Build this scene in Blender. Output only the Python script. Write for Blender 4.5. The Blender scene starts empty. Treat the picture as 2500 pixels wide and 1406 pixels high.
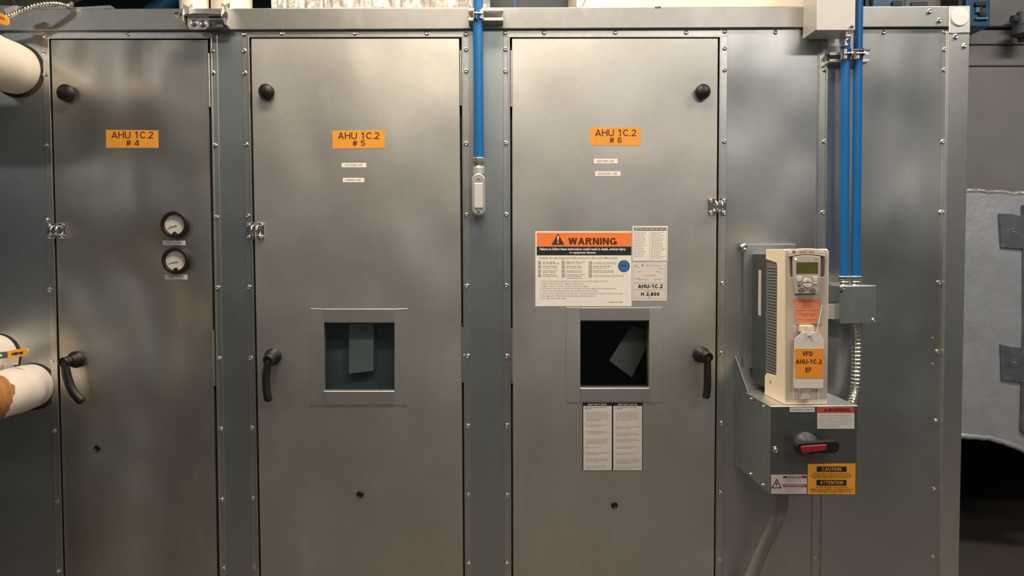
import bpy, bmesh, math, random
from mathutils import Vector, Matrix
random.seed(7)
S = bpy.context.scene
COL = S.collection
# ------------------------------------------------------------------ camera, world, lights, exposure
F, DIST, EYE = 1900.0, 2.47, 1.35
PITCH, YAW, ROLL = math.radians(2.6104), math.radians(1.0731), math.radians(-0.3672)
def basis():
    cp, sp, cy, sy = math.cos(PITCH), math.sin(PITCH), math.cos(YAW), math.sin(YAW)
    fw = Vector((sy*cp, cy*cp, -sp)); ri = Vector((cy, -sy, 0)); up = ri.cross(fw)
    cr, sr = math.cos(ROLL), math.sin(ROLL)
    return ri*cr + up*sr, up*cr - ri*sr, fw
RI, UP, FW = basis()
EYEP = Vector((0, -DIST, EYE))
def at(px, py, d=0.0):
    """point of the real plane lying d metres in front of the unit's face, seen at photo pixel (px,py)"""
    v = FW + RI*((px-1250)/F) - UP*((py-703)/F)
    t = (-d - EYEP.y)/v.y
    return EYEP + v*t
cam = bpy.data.cameras.new('camera'); co = bpy.data.objects.new('camera', cam); COL.objects.link(co)
M = Matrix((RI, UP, -FW)).transposed().to_4x4(); M.translation = EYEP; co.matrix_world = M
cam.sensor_width = 36; cam.lens = F/2500*36; cam.clip_start = .05; cam.clip_end = 60
S.camera = co
S.view_settings.view_transform = 'Standard'; S.view_settings.look = 'None'
S.view_settings.gamma = 1; S.view_settings.use_curve_mapping = False
S.view_settings.exposure = 0.0
W = bpy.data.worlds.new('world'); S.world = W; W.use_nodes = True
W.node_tree.nodes['Background'].inputs[0].default_value = (.35, .5, .7, 1)
W.node_tree.nodes['Background'].inputs[1].default_value = .05
def area(name, loc, sx, sy, power, colr, rot=(0, 0, 0)):
    l = bpy.data.lights.new(name, 'AREA'); l.shape = 'RECTANGLE'; l.size = sx; l.size_y = sy
    l.energy = power; l.color = colr
    o = bpy.data.objects.new(name, l); o.location = loc; o.rotation_euler = rot; COL.objects.link(o); return o
LAMPS = [((-.15, -.78, 3.10), 1.20, .30, 60, (1, .86, .67), 'long ceiling lamp above the unit doors'),
         ((2.15, -.85, 3.10), 1.20, .30, 38, (1, .94, .87), 'long ceiling lamp above the drive controller'),
         ((-.15, -3.2, 3.10), 1.50, .40, 10, (1, .88, .74), 'ceiling lamp across the aisle, facing the doors'),
         ((1.75, -3.2, 3.10), 1.60, .40, 40, (1, .93, .86), 'ceiling lamp across the aisle, facing the drive controller'),
         ((-3.0, -3.4, 3.10), .60, .30, 14, (.97, .97, .95), 'unseen fill lamp added in the far corner of the aisle'),  # added fill for the ambient light at the left, no known fixture
         ((0.6, -4.5, 3.10), 1.2, .20, 9, (.62, .80, 1), 'unseen cool fill lamp added close to the far wall')]  # added to wash the far wall with bluish ambient light
for i, (p, sx, sy, e, c, lb) in enumerate(LAMPS):
    area('lamp_light', p, sx, sy, e, c)
# ------------------------------------------------------------------ materials
MATS = {}
def mat(name, col, rough=.5, metal=0., noise=0., nscale=40, bump=0., bscale=300, wave=0., spots=0., emit=0., rnoise=0., aniso=0.):
    if name in MATS: return MATS[name]
    m = bpy.data.materials.new(name); m.use_nodes = True; nt = m.node_tree; b = nt.nodes['Principled BSDF']
    b.inputs['Base Color'].default_value = (*col, 1); b.inputs['Roughness'].default_value = rough
    b.inputs['Metallic'].default_value = metal
    tc = nt.nodes.new('ShaderNodeTexCoord')
    def nz(scale, det=4, sc=None):
        n = nt.nodes.new('ShaderNodeTexNoise'); n.inputs['Scale'].default_value = scale; n.inputs['Detail'].default_value = det
        if sc:
            mp = nt.nodes.new('ShaderNodeMapping'); mp.inputs['Scale'].default_value = sc
            nt.links.new(tc.outputs['Object'], mp.inputs[0]); nt.links.new(mp.outputs[0], n.inputs['Vector'])
        else: nt.links.new(tc.outputs['Object'], n.inputs['Vector'])
        return n
    if noise or spots:
        n = nz(nscale)
        r = nt.nodes.new('ShaderNodeMapRange'); r.inputs[1].default_value = .3; r.inputs[2].default_value = .7
        r.inputs[3].default_value = 1-noise; r.inputs[4].default_value = 1+noise
        nt.links.new(n.outputs['Fac'], r.inputs[0])
        n2 = nz(nscale*.12, 3)
        r2 = nt.nodes.new('ShaderNodeMapRange'); r2.inputs[1].default_value = .3; r2.inputs[2].default_value = .7
        r2.inputs[3].default_value = 1-noise; r2.inputs[4].default_value = 1+noise
        nt.links.new(n2.outputs['Fac'], r2.inputs[0])
        mu = nt.nodes.new('ShaderNodeMath'); mu.operation = 'MULTIPLY'
        nt.links.new(r.outputs[0], mu.inputs[0]); nt.links.new(r2.outputs[0], mu.inputs[1])
        vm = nt.nodes.new('ShaderNodeVectorMath'); vm.operation = 'SCALE'; vm.inputs[0].default_value = col
        nt.links.new(mu.outputs[0], vm.inputs['Scale'])
        src = vm.outputs[0]
        if spots:      # pale scuffs and smears rubbed on the zinc
            n3 = nz(9, 6, (1, 1, .45))
            cr = nt.nodes.new('ShaderNodeMapRange'); cr.inputs[1].default_value = .62; cr.inputs[2].default_value = .78
            cr.inputs[3].default_value = 0; cr.inputs[4].default_value = spots
            nt.links.new(n3.outputs['Fac'], cr.inputs[0])
            mx = nt.nodes.new('ShaderNodeMix'); mx.data_type = 'RGBA'
            nt.links.new(cr.outputs[0], mx.inputs[0]); nt.links.new(src, mx.inputs[6]); mx.inputs[7].default_value = (.86, .84, .8, 1)
            src = mx.outputs[2]
        nt.links.new(src, b.inputs['Base Color'])
    if rnoise:
        n = nz(6, 5)
        r = nt.nodes.new('ShaderNodeMapRange'); r.inputs[1].default_value = .3; r.inputs[2].default_value = .7
        r.inputs[3].default_value = rough-rnoise; r.inputs[4].default_value = rough+rnoise
        nt.links.new(n.outputs['Fac'], r.inputs[0]); nt.links.new(r.outputs[0], b.inputs['Roughness'])
    last = None
    if wave:       # slow oil-canning of thin sheet
        n = nz(1.6, 1.5, (1.3, 1, .8)); bp = nt.nodes.new('ShaderNodeBump'); bp.inputs['Strength'].default_value = 1
        bp.inputs['Distance'].default_value = wave
        nt.links.new(n.outputs['Fac'], bp.inputs['Height']); last = bp
    if bump:
        n = nz(bscale, 3); bp = nt.nodes.new('ShaderNodeBump'); bp.inputs['Strength'].default_value = 1
        bp.inputs['Distance'].default_value = bump
        nt.links.new(n.outputs['Fac'], bp.inputs['Height'])
        if last: nt.links.new(last.outputs[0], bp.inputs['Normal'])
        last = bp
    if last: nt.links.new(last.outputs[0], b.inputs['Normal'])
    if emit:
        b.inputs['Emission Color'].default_value = (*col, 1); b.inputs['Emission Strength'].default_value = emit
    MATS[name] = m; return m
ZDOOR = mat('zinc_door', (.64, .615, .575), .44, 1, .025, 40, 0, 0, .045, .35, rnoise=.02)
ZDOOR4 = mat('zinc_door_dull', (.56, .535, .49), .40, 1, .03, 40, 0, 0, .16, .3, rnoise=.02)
ZPOST = mat('zinc_post', (.45, .49, .50), .38, 1, .03, 40, 0, 0, .008, .25, rnoise=.02)
ZPANEL = mat('zinc_panel', (.55, .56, .555), .37, 1, .03, 40, 0, 0, .07, .3, rnoise=.02)
ZTRIM = mat('zinc_trim', (.58, .58, .56), .36, 1, .05, 60)
ZRAIL = mat('zinc_rail', (.45, .44, .42), .40, 1, .05, 30, 0, 0, .006, .3)
ALU = mat('aluminium', (.74, .72, .70), .42, 1, .03, 60)
FRAME = mat('aluminium_frame', (.62, .59, .57), .42, 1, .03, 60)
ZINC = mat('bright_zinc', (.80, .79, .76), .22, 1, .06, 200)
CHROME = mat('chrome', (.85, .84, .82), .12, 1)
DARKM = mat('dark_cavity', (.012, .012, .012), .8)
RUBBER = mat('black_rubber', (.006, .005, .004), .5)
BLACK = mat('black_plastic', (.007, .006, .005), .48, 0, .2, 200)
BLUE = mat('blue_conduit_paint', (.011, .13, .37), .28, 0, .06, 90)
DBLUE = mat('dark_blue_paint', (.01, .07, .15), .4, 0, .15, 30)
ORANGE = mat('orange_label', (.74, .31, .04), .5, 0, .02, 60)
ORANGE2 = mat('orange_tag_label', (.85, .30, .03), .5)
WORANGE = mat('warning_orange', (.90, .22, .04), .5)
YELLOW = mat('caution_yellow', (.75, .33, .03), .5, 0, .08, 60)
PAPER = mat('paper_white', (.83, .77, .71), .6, 0, .02, 50)
PAPER2 = mat('paper_grey', (.60, .56, .53), .6, 0, .04, 60)
INK = mat('ink_black', (.015, .012, .012), .5)
INKB = mat('ink_brown', (.10, .018, .008), .5)
INKG = mat('ink_grey', (.33, .29, .25), .6)
INKR = mat('ink_red', (.45, .04, .03), .5)
INKW = mat('ink_white', (.78, .78, .74), .5)
SIGNBLUE = mat('sign_blue', (.015, .09, .25), .5)
CREAM = mat('cream_plastic', (.94, .81, .60), .45)
FRONTP = mat('cream_plastic_shaded', (.56, .47, .40), .45)  # drive front: greyer copy of the cream, standing for less light
KEYP = mat('keypad_plastic', (.50, .44, .38), .45)
LCD = mat('lcd_green', (.10, .105, .02), .25, 0, .15, 30)
DGREY = mat('dark_grey_plastic', (.10, .10, .10), .5)
JACKET = mat('white_pipe_jacket', (.80, .72, .64), .6, 0, .06, 14, .0015, 22)
BROWN = mat('brown_insulation', (.34, .15, .045), .9, 0, .3, 30, .003, 60)
FLEXG = mat('grey_liquidtight', (.27, .25, .23), .45, 0, .05, 60)
FLEXM = mat('metal_flex', (.80, .77, .72), .3, 1)
GALB = mat('box_galvanised', (.50, .54, .53), .40, 1, .08, 40, spots=.2)
FOIL = mat('silver_foil', (.62, .63, .66), .42, .55, .08, 12, .002, 40, .01)
FOILD = mat('worn_foil_patch', (.22, .23, .25), .45, .6, .2, 20)
CRUMP = mat('crumpled_foil', (.85, .80, .74), .28, .6, .15, 20, .008, 28)
DUCTG = mat('duct_grey', (.22, .21, .205), .6, .1, .06, 10)
CANVAS = mat('cream_insulation', (.80, .72, .60), .6, 0, .08, 12)
RED = mat('red_plastic', (.30, .012, .02), .4)
TAGW = mat('tag_plastic', (.72, .66, .60), .35)
FACE = mat('gauge_face', (.62, .59, .56), .3, 0, .05, 120)
CONC = mat('concrete_floor', (.105, .088, .073), .5, 0, .12, 3)
CEILM = mat('ceiling_paint', (.22, .22, .23), .8, 0, .1, 3)
WALLM = mat('painted_block', (.12, .145, .165), .8, 0, .1, 3)
LENS = mat('lamp_lens', (1, .88, .70), .5, emit=3)
LINER = mat('unit_liner', (.30, .34, .33), .4, .6, .1, 8)
def glass_mat():
    m = bpy.data.materials.new('window_glass'); m.use_nodes = True; nt = m.node_tree; nt.nodes.clear()
    o = nt.nodes.new('ShaderNodeOutputMaterial'); mx = nt.nodes.new('ShaderNodeMixShader'); fr = nt.nodes.new('ShaderNodeFresnel')
    t = nt.nodes.new('ShaderNodeBsdfTransparent'); g = nt.nodes.new('ShaderNodeBsdfGlossy')
    t.inputs[0].default_value = (.86, .90, .90, 1); g.inputs['Roughness'].default_value = .06; fr.inputs[0].default_value = 1.5
    nt.links.new(fr.outputs[0], mx.inputs[0]); nt.links.new(t.outputs[0], mx.inputs[1]); nt.links.new(g.outputs[0], mx.inputs[2])
    nt.links.new(mx.outputs[0], o.inputs[0]); return m
GLASS = glass_mat()
# ------------------------------------------------------------------ mesh helpers
class MB:
    def __init__(s): s.b = bmesh.new()
    def face(s, vs):
        try: return s.b.faces.new(vs)
        except ValueError: return None
    def box(s, x0, x1, y0, y1, z0, z1):
        v = [s.b.verts.new((x, y, z)) for x in (x0, x1) for y in (y0, y1) for z in (z0, z1)]
        for f in ((0, 1, 3, 2), (4, 6, 7, 5), (0, 4, 5, 1), (2, 3, 7, 6), (0, 2, 6, 4), (1, 5, 7, 3)):
            s.face([v[i] for i in f])
        return s
    def prism(s, front, off):
        """front: list of points; extruded by vector off"""
        a = [s.b.verts.new(p) for p in front]; c = [s.b.verts.new(Vector(p)+Vector(off)) for p in front]
        n = len(a); s.face(a); s.face(c[::-1])
        for i in range(n): s.face([a[i], c[i], c[(i+1) % n], a[(i+1) % n]])
        return s
    def ring(s, outer, inner, off):
        """plate with a hole; outer and inner have the same number of points"""
        off = Vector(off); n = len(outer)
        A = [s.b.verts.new(p) for p in outer]; B = [s.b.verts.new(p) for p in inner]
        C = [s.b.verts.new(Vector(p)+off) for p in outer]; D = [s.b.verts.new(Vector(p)+off) for p in inner]
        for i in range(n):
            j = (i+1) % n
            s.face([A[i], A[j], B[j], B[i]]); s.face([C[j], C[i], D[i], D[j]])
            s.face([A[j], A[i], C[i], C[j]]); s.face([B[i], B[j], D[j], D[i]])
        return s
    def tube(s, pts, r, seg=16, cap=True):
        pts = [Vector(p) for p in pts]; n = len(pts); rs = r if isinstance(r, (list, tuple)) else [r]*n
        t0 = (pts[1]-pts[0]).normalized(); u = t0.orthogonal().normalized(); rings = []
        for i, p in enumerate(pts):
            t = ((pts[min(i+1, n-1)]-pts[max(i-1, 0)])).normalized()
            u = (u-t*u.dot(t)).normalized(); w = t.cross(u)
            rings.append([s.b.verts.new(p+(u*math.cos(a)+w*math.sin(a))*rs[i]) for a in [2*math.pi*k/seg for k in range(seg)]])
        for i in range(n-1):
            for k in range(seg):
                s.face([rings[i][k], rings[i][(k+1) % seg], rings[i+1][(k+1) % seg], rings[i+1][k]])
        if cap: s.face(rings[0][::-1]); s.face(rings[-1])
        return s
    def lathe(s, c, ax, prof, seg=24):
        """prof: (radius, height along ax) ; closed with caps"""
        c = Vector(c); ax = Vector(ax).normalized()
        return s.tube2([c+ax*h for r, h in prof], [max(r, 1e-5) for r, h in prof], ax, seg)
    def tube2(s, pts, rs, ax, seg):
        u = ax.orthogonal().normalized(); w = ax.cross(u)
        rings = [[s.b.verts.new(p+(u*math.cos(a)+w*math.sin(a))*r) for a in [2*math.pi*(k+.5)/seg for k in range(seg)]] for p, r in zip(pts, rs)]
        for i in range(len(pts)-1):
            for k in range(seg): s.face([rings[i][k], rings[i][(k+1) % seg], rings[i+1][(k+1) % seg], rings[i+1][k]])
        s.face(rings[0][::-1]); s.face(rings[-1]); return s
    def build(s, name, m, parent=None, bevel=0, smooth=False, bseg=1):
        b = s.b
        bmesh.ops.recalc_face_normals(b, faces=b.faces)
        if bevel:
            es = [e for e in b.edges if len(e.link_faces) == 2 and e.calc_face_angle(0) > .5]
            bmesh.ops.bevel(b, geom=es, offset=bevel, segments=bseg, affect='EDGES', profile=.5, clamp_overlap=True)
        me = bpy.data.meshes.new(name); b.to_mesh(me); b.free()
        me.materials.append(m)
        if smooth:
            me.shade_smooth(); me.set_sharp_from_angle(angle=.7)
        return link(name, me, parent)
def link(name, data, parent=None, loc=None):
    o = bpy.data.objects.new(name, data); COL.objects.link(o)
    if loc is not None: o.location = loc
    if parent: adopt(o, parent)
    return o
def wloc(o):
    l = o.location.copy()
    while o.parent: o = o.parent; l = l+o.location if False else l
    return l
ORG = {}
def adopt(o, parent):
    """parts are built in world coordinates; undo the parent's own placement"""
    o.parent = parent; o.matrix_parent_inverse = Matrix.Translation(-ORG.get(parent.name, Vector((0, 0, 0))))
    ORG[o.name] = Vector(o.location)
def empty(name, loc):
    o = bpy.data.objects.new(name, None); o.empty_display_size = .05; COL.objects.link(o); o.location = loc; ORG[o.name] = Vector(loc); return o
def tag(o, label=None, cat=None, group=None, kind=None):
    if label: o['label'] = label
    if cat: o['category'] = cat
    if group: o['group'] = group
    if kind: o['kind'] = kind
    return o
def pq(pts, d): return [at(x, y, d) for x, y in pts]
def rect(x0, y0, x1, y1): return [(x0, y0), (x1, y0), (x1, y1), (x0, y1)]
def slab(pts, d0, d1, mb=None):
    """flat piece whose outline is read at depth d1 and goes back to d0"""
    mb = mb or MB(); return mb.prism(pq(pts, d1), (0, d1-d0, 0))
ZB = .16
def down(xt, yt, xb, d, zb=ZB):
    a, b = at(xt, yt, d), at(xb, 1406, d); t = (a.z-zb)/(a.z-b.z); return a, a+(b-a)*t
def vstrip(l, r, yt, d0, d1, mb=None, ytr=None, zb=ZB):
    """vertical strip; l and r = (x at top, x at photo bottom)"""
    a, a2 = down(l[0], yt, l[1], d1, zb); b, b2 = down(r[0], ytr or yt, r[1], d1, zb)
    a2.z = b2.z = zb
    mb = mb or MB(); return mb.prism([a, b, b2, a2], (0, d1-d0, 0))
# lettering -------------------------------------------------
def tmesh(s, bold=0.0):
    c = bpy.data.curves.new('t', 'FONT'); c.body = s; c.offset = bold; c.resolution_u = 2
    o = bpy.data.objects.new('t', c); me = bpy.data.meshes.new_from_object(o)
    bpy.data.objects.remove(o); bpy.data.curves.remove(c)
    return me
def glyph(ch, h):
    """centre lines of plain grotesque capitals, cap height 1; h = half the stroke"""
    T, B, m = 1-h, h, .5
    def arc_(cx_, cy_, rx, ry, a0, a1, n=12): return [(cx_+rx*math.cos(math.radians(a0+(a1-a0)*k/n)), cy_+ry*math.sin(math.radians(a0+(a1-a0)*k/n))) for k in range(n+1)]
    w = .70; R_ = w-h
    G = {
     'A': (.74, [[(h*.9, 0), (.37, 1-h*.2)], [(.74-h*.9, 0), (.37, 1-h*.2)], [(.17, .30), (.57, .30)]]),
     'B': (.68, [[(h, 0), (h, 1)], [(h, T)]+arc_(.42, .76, .20, T-.76, 90, -90)+[(h, 1.52-T)], [(h, .52)]+arc_(.43, (.52+B)/2, .23, (.52-B)/2, 90, -90)+[(h, B)]]),
     'C': (.72, [arc_(.37, m, .37-h, m-h, 38, 322, 24)]), 'D': (.70, [[(h, 0), (h, 1)], [(h, T)]+arc_(.34, m, R_-.34, m-h, 90, -90, 16)+[(h, B)]]),
     'E': (.62, [[(h, 0), (h, 1)], [(h, T), (.61, T)], [(h, .52), (.57, .52)], [(h, B), (.62, B)]]), 'F': (.58, [[(h, 0), (h, 1)], [(h, T), (.58, T)], [(h, .5), (.52, .5)]]),
     'G': (.76, [arc_(.38, m, .38-h, m-h, 40, 345, 24), [(.42, .44), (.76, .44)], [(.76-h, .46), (.76-h, 0)]]), 'H': (.70, [[(h, 0), (h, 1)], [(R_, 0), (R_, 1)], [(h, .53), (R_, .53)]]),
     'I': (2*h, [[(h, 0), (h, 1)]]), 'J': (.5, [[(.5-h, 1), (.5-h, .3)]+arc_(.25, .26, .25-h, .26-h, 0, -180)]), 'K': (.7, [[(h, 0), (h, 1)], [(h, .36), (.66, 1)], [(.26, .56), (.68, 0)]]),
     'L': (.56, [[(h, 1), (h, 0)], [(h, B), (.56, B)]]), 'M': (.82, [[(h, 0), (h, 1)], [(h, 1), (.41, .05), (.82-h, 1)], [(.82-h, 1), (.82-h, 0)]]), 'N': (.70, [[(h, 0), (h, 1)], [(h, 1), (R_, 0)], [(R_, 0), (R_, 1)]]),
     'O': (.78, [arc_(.39, m, .39-h, m-h, 0, 360, 28)]), 'P': (.64, [[(h, 0), (h, 1)], [(h, T)]+arc_(.40, .73, .24-h, T-.73, 90, -90)+[(h, 1.46-T)]]), 'Q': (.78, [arc_(.39, m, .39-h, m-h, 0, 360, 28), [(.48, .25), (.78, -.04)]]),
     'R': (.70, [[(h, 0), (h, 1)], [(h, T)]+arc_(.42, .74, .24-h, T-.74, 90, -90)+[(h, 1.48-T)], [(.38, .48), (.70-h, 0)]]),
     'S': (.66, [arc_(.33, .745, .33-h, T-.745, 30, 230, 14)+arc_(.33, .265, .33-h, .265-h, 70, -150, 16)]), 'T': (.62, [[(0, T), (.62, T)], [(.31, 0), (.31, 1)]]), 'U': (.70, [[(h, 1)]+arc_(.35, .34, .35-h, .34-h, 180, 360, 16)+[(R_, 1)]]),
     'V': (.70, [[(h*.9, 1), (.35, h*.2)], [(.70-h*.9, 1), (.35, h*.2)]]), 'W': (.98, [[(h, 1), (.26, h*.2)], [(.26, h*.2), (.49, 1)], [(.49, 1), (.72, h*.2)], [(.72, h*.2), (.98-h, 1)]]), 'X': (.68, [[(h, 0), (.68-h, 1)], [(h, 1), (.68-h, 0)]]),
     'Y': (.68, [[(h, 1), (.34, .42)], [(.68-h, 1), (.34, .42)], [(.34, .46), (.34, 0)]]), 'Z': (.62, [[(0, T), (.6, T)], [(.56, T), (.06, B)], [(0, B), (.62, B)]]),
     '0': (.58, [arc_(.29, m, .29-h, m-h, 0, 360, 24)]), '1': (.58, [[(.34, 0), (.34, 1)], [(.34, .97), (.10, .76)]]), '2': (.58, [arc_(.29, .71, .29-h, T-.71, 165, -35, 14)+[(.06, B)], [(.0, B), (.57, B)]]),
     '3': (.58, [arc_(.28, .745, .26-h, T-.745, 150, -90, 14), arc_(.28, .265, .29-h, .265-h, 90, -155, 14)]), '4': (.60, [[(.44, 0), (.44, 1)], [(.42, .97), (.04, .28)], [(0, .25), (.6, .25)]]),
     '5': (.58, [[(.12, T), (.54, T)], [(.13, T), (.07, .52)], [(.07, .52)]+arc_(.29, .33, .28-h, .33-h, 120, -155, 18)]), '6': (.58, [arc_(.29, .32, .28-h, .32-h, 0, 360, 22), [(h+.012, .34)]+arc_(.31, .56, .29-h, T-.56, 170, 35, 12)]),
     '7': (.58, [[(0, T), (.57, T)], [(.55, T), (.2, 0)]]), '8': (.58, [arc_(.29, .75, .25-h, T-.75, 0, 360, 20), arc_(.29, .27, .29-h, .27-h, 0, 360, 20)]), '9': (.58, [arc_(.29, .68, .28-h, .32-h, 0, 360, 22), [(.58-h, .66)]+arc_(.28, .44, .29-h, .44-h, 0, -140, 12)]),
     '#': (.62, [[(.14, .04), (.24, .96)], [(.38, .04), (.48, .96)], [(.0, .66), (.62, .66)], [(.0, .34), (.62, .34)]]), '.': (2*h, [[(h, 0), (h, 2*h)]]), ',': (2*h, [[(h, 2*h), (h*.6, -.16)]]), '-': (.34, [[(0, .38), (.34, .38)]]), ' ': (.26, [])}
    return G[ch]
GLY = set('ABCDEFGHIJKLMNOPQRSTUVWXYZ0123456789#.,- ')
class FakeMesh: pass
def stroke_text(s, h):
    V, Fc = [], []; x = 0; lay = 0
    for ch in s:
        w, lines = glyph(ch, h)
        for L in lines:
            lay = (lay+1) % 5
            P = [Vector((a, b)) for a, b in L]; n = len(P); o = len(V)
            for i, p in enumerate(P):
                d = (P[min(i+1, n-1)]-P[max(i-1, 0)]); d = d.normalized() if d.length else Vector((1, 0)); q = Vector((-d.y, d.x))
                k = h
                if 0 < i < n-1:
                    e = (P[i+1]-p).normalized() if (P[i+1]-p).length else d; c = abs(e.dot(d)); k = h/max(c, .5)
                V.append((x+p.x+q.x*k, p.y+q.y*k, lay)); V.append((x+p.x-q.x*k, p.y-q.y*k, lay))
            for i in range(n-1): Fc.append([o+2*i, o+2*i+1, o+2*i+3, o+2*i+2])
        x += w+.10
    return V, Fc
def lettering(lines, d, m, parent, name='lettering', bold=.02):
    """lines: (text, x0, y0, x1, y1) bounding box in photo pixels of the surface at depth d"""
    V, Fc = [], []
    for ln in lines:
        s, x0, y0, x1, y1 = ln[:5]
        if set(s) <= GLY:
            vs, fs = stroke_text(s, .055+bold*1.0)
            ax, bx, ay, by = min(v[0] for v in vs), max(v[0] for v in vs), min(0, min(v[1] for v in vs)), 1
            TL, TR, BL = at(x0, y0, d), at(x1, y0, d), at(x0, y1, d); o = len(V)
            V += [TL+(TR-TL)*((v[0]-ax)/(bx-ax))+(BL-TL)*((by-v[1])/(by-ay))+Vector((0, -3e-5*v[2], 0)) for v in vs]; Fc += [[o+i for i in f] for f in fs]
            continue
        me = tmesh(s, ln[5] if len(ln) > 5 else bold)
        if not me.vertices: continue
        xs = [v.co.x for v in me.vertices]; ys = [v.co.y for v in me.vertices]
        ax, bx, ay, by = min(xs), max(xs), min(ys), max(ys)
        TL, TR, BL = at(x0, y0, d), at(x1, y0, d), at(x0, y1, d)
        o = len(V)
        for v in me.vertices:
            u = (v.co.x-ax)/(bx-ax); w = (by-v.co.y)/(by-ay)
            V.append(TL+(TR-TL)*u+(BL-TL)*w)
        for p in me.polygons: Fc.append([o+i for i in p.vertices])
        bpy.data.meshes.remove(me)
    me = bpy.data.meshes.new(name); me.from_pydata(V, [], Fc); me.materials.append(m)
    return link(name, me, parent)
def bars(items, d, m, parent, name='print'):
    """small flat printed shapes: (x0,y0,x1,y1) rectangles or point lists"""
    V, Fc = [], []
    for it in items:
        pts = rect(*it) if not isinstance(it[0], (tuple, list)) else it
        o = len(V); V += pq(pts, d); Fc.append(list(range(o, o+len(pts))))
    me = bpy.data.meshes.new(name); me.from_pydata(V, [], Fc); me.materials.append(m)
    return link(name, me, parent)
def words(x0, x1, y, h, fill=1.0):
    """one line of print too small to read: a run of word-long marks"""
    out = []; x = x0; end = x0+(x1-x0)*fill
    while x < end-2:
        w = random.uniform(3, 9); e = min(x+w, end)
        k = x
        while k < e-.6:
            ww = random.uniform(.7, 1.3); out.append((k, y+random.uniform(0, h*.35), min(k+ww*.75, e), y+h-random.uniform(0, h*.2))); k += ww
        x = e+1.4
    return out
def para(x0, x1, y, n, lead, h, last=.6):
    out = []
    for i in range(n): out += words(x0, x1, y+i*lead, h, random.uniform(.86, 1) if i < n-1 else last)
    return out
# ------------------------------------------------------------------ the room
def struct(name, o): o.name = name; tag(o, kind='structure'); return o
struct('floor', MB().box(-4, 4, -5, 3, -.1, 0).build('floor', CONC))
struct('ceiling', MB().box(-4, 4, -5, 3, 3.3, 3.4).build('ceiling', CEILM))
struct('wall_back', MB().box(-4.1, 4.1, 3, 3.1, 0, 3.3).build('wall_back', WALLM))
struct('wall_front', MB().box(-4.1, 4.1, -5.1, -5, 0, 3.3).build('wall_front', WALLM))
struct('wall_left', MB().box(-4.1, -4, -5, 3, 0, 3.3).build('wall_left', WALLM))
struct('wall_right', MB().box(4, 4.1, -5, 3, 0, 3.3).build('wall_right', WALLM))
for i, (p, sx, sy, e, c, lb) in enumerate(LAMPS):
    L = tag(empty('ceiling_light', (p[0], p[1], 3.3)), lb, 'lamp')
    MB().box(p[0]-sx/2-.03, p[0]+sx/2+.03, p[1]-sy/2-.03, p[1]+sy/2+.03, 3.16, 3.3).build('housing', CEILM, L, .005)
    MB().box(p[0]-sx/2, p[0]+sx/2, p[1]-sy/2, p[1]+sy/2, 3.13, 3.165).build('diffuser', LENS, L, .005)
for k, (xa, xb, lab) in enumerate(((.35, 1.65, 'unseen dark cabinet added to darken reflections, opposite door number 6'), (1.70, 3.2, 'unseen dark cabinet added to darken reflections, opposite the drive controller'), (-3.2, -2.2, 'unseen dark cabinet added to darken reflections, opposite the white pipes'))):
    o = tag(empty('added_dark_cabinet', ((xa+xb)/2, -3.3, 0)), lab, 'cabinet')  # unseen cabinets added across the aisle to darken the metal's reflections
    MB().box(xa, xb, -3.55, -3.05, 0, 1.3).build('body', mat('added_cabinet_paint', (.05, .065, .075), .5, 0, .05, 5), o, .01)
    MB().box(xa+.04, xb-.04, -3.05, -3.035, .08, 1.24).build('added_cabinet_door', mat('added_cabinet_paint', (0, 0, 0)), o, .004)
    MB().box(xb-.12, xb-.10, -3.035, -3.0, .6, .8).build('pull', mat('added_cabinet_paint', (0, 0, 0)), o, .003)
# ------------------------------------------------------------------ air handling unit
AHU = tag(empty('air_handling_unit', (0, .5, 0)), 'large galvanised steel air handling unit with three numbered doors', 'machine')
ztop = at(1250, 17, .012).z
XL = -2.3; XR = at(2368, 90, .012).x
# inner casing: back, roof, base, ends and partitions behind the posts
c = MB(); c.box(XL, XR, 1.0, 1.02, .1, ztop-.01).box(XL, XR, .03, 1.0, ztop-.03, ztop-.012).box(XL, XR, .0, 1.0, .06, .15)
c.box(XR-.02, XR-.004, .03, 1.0, .1, ztop-.01).box(XL, XL+.02, .03, 1.0, .1, ztop-.01)
c.build('casing', ZPOST, AHU)
for px in (560, 1190, 1990): x = at(px, 700).x; MB().box(x-.04, x+.04, .05, 1.0, .15, ztop-.03).build('partition', LINER, AHU)
# door edges (x at top, x at y=1406)
D4L, D4R = (124, 159), (507, 530)
D5L, D5R = (613, 637), (1121, 1131)
D6L, D6R = (1250, 1253), (1753, 1743)
T4L, T4R = (118.5, 154), (512.5, 536)
T5L, T5R = (607.5, 632), (1127, 1135)
T6L, T6R = (1244.5, 1248.5), (1757.5, 1746.5)
YT = 73
# fixed front sheets between the doors
for nm, l, r, m in (('front_panel', (-560, -520), T4L, ZPOST), ('front_post', T4R, T5L, ZPOST), ('front_post', T5R, T6L, ZPOST),
                    ('front_panel', T6R, (2001, 1983), ZPANEL), ('front_panel', (2021, 2007), (2310, 2292), ZPANEL)):
    vstrip(l, r, YT-3, -.03, 0, ).build(nm, m, AHU, .0008)
slab([(110, 70), (1765, 66), (1765, 84), (110, 88)], -.03, -.0006).build('header_sheet', ZPOST, AHU)
# seam cover strip with its two bright folded edges
mb = vstrip((2001, 1983), (2021.5, 2007), 72, -.03, .002)
vstrip((2018.5, 2004.5), (2022, 2008), 80, 0, .008, mb); vstrip((1998.5, 1981), (2000.5, 1983), 80, 0, .004, mb)
mb.build('seam_strip', ZTRIM, AHU, .0006)
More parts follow.
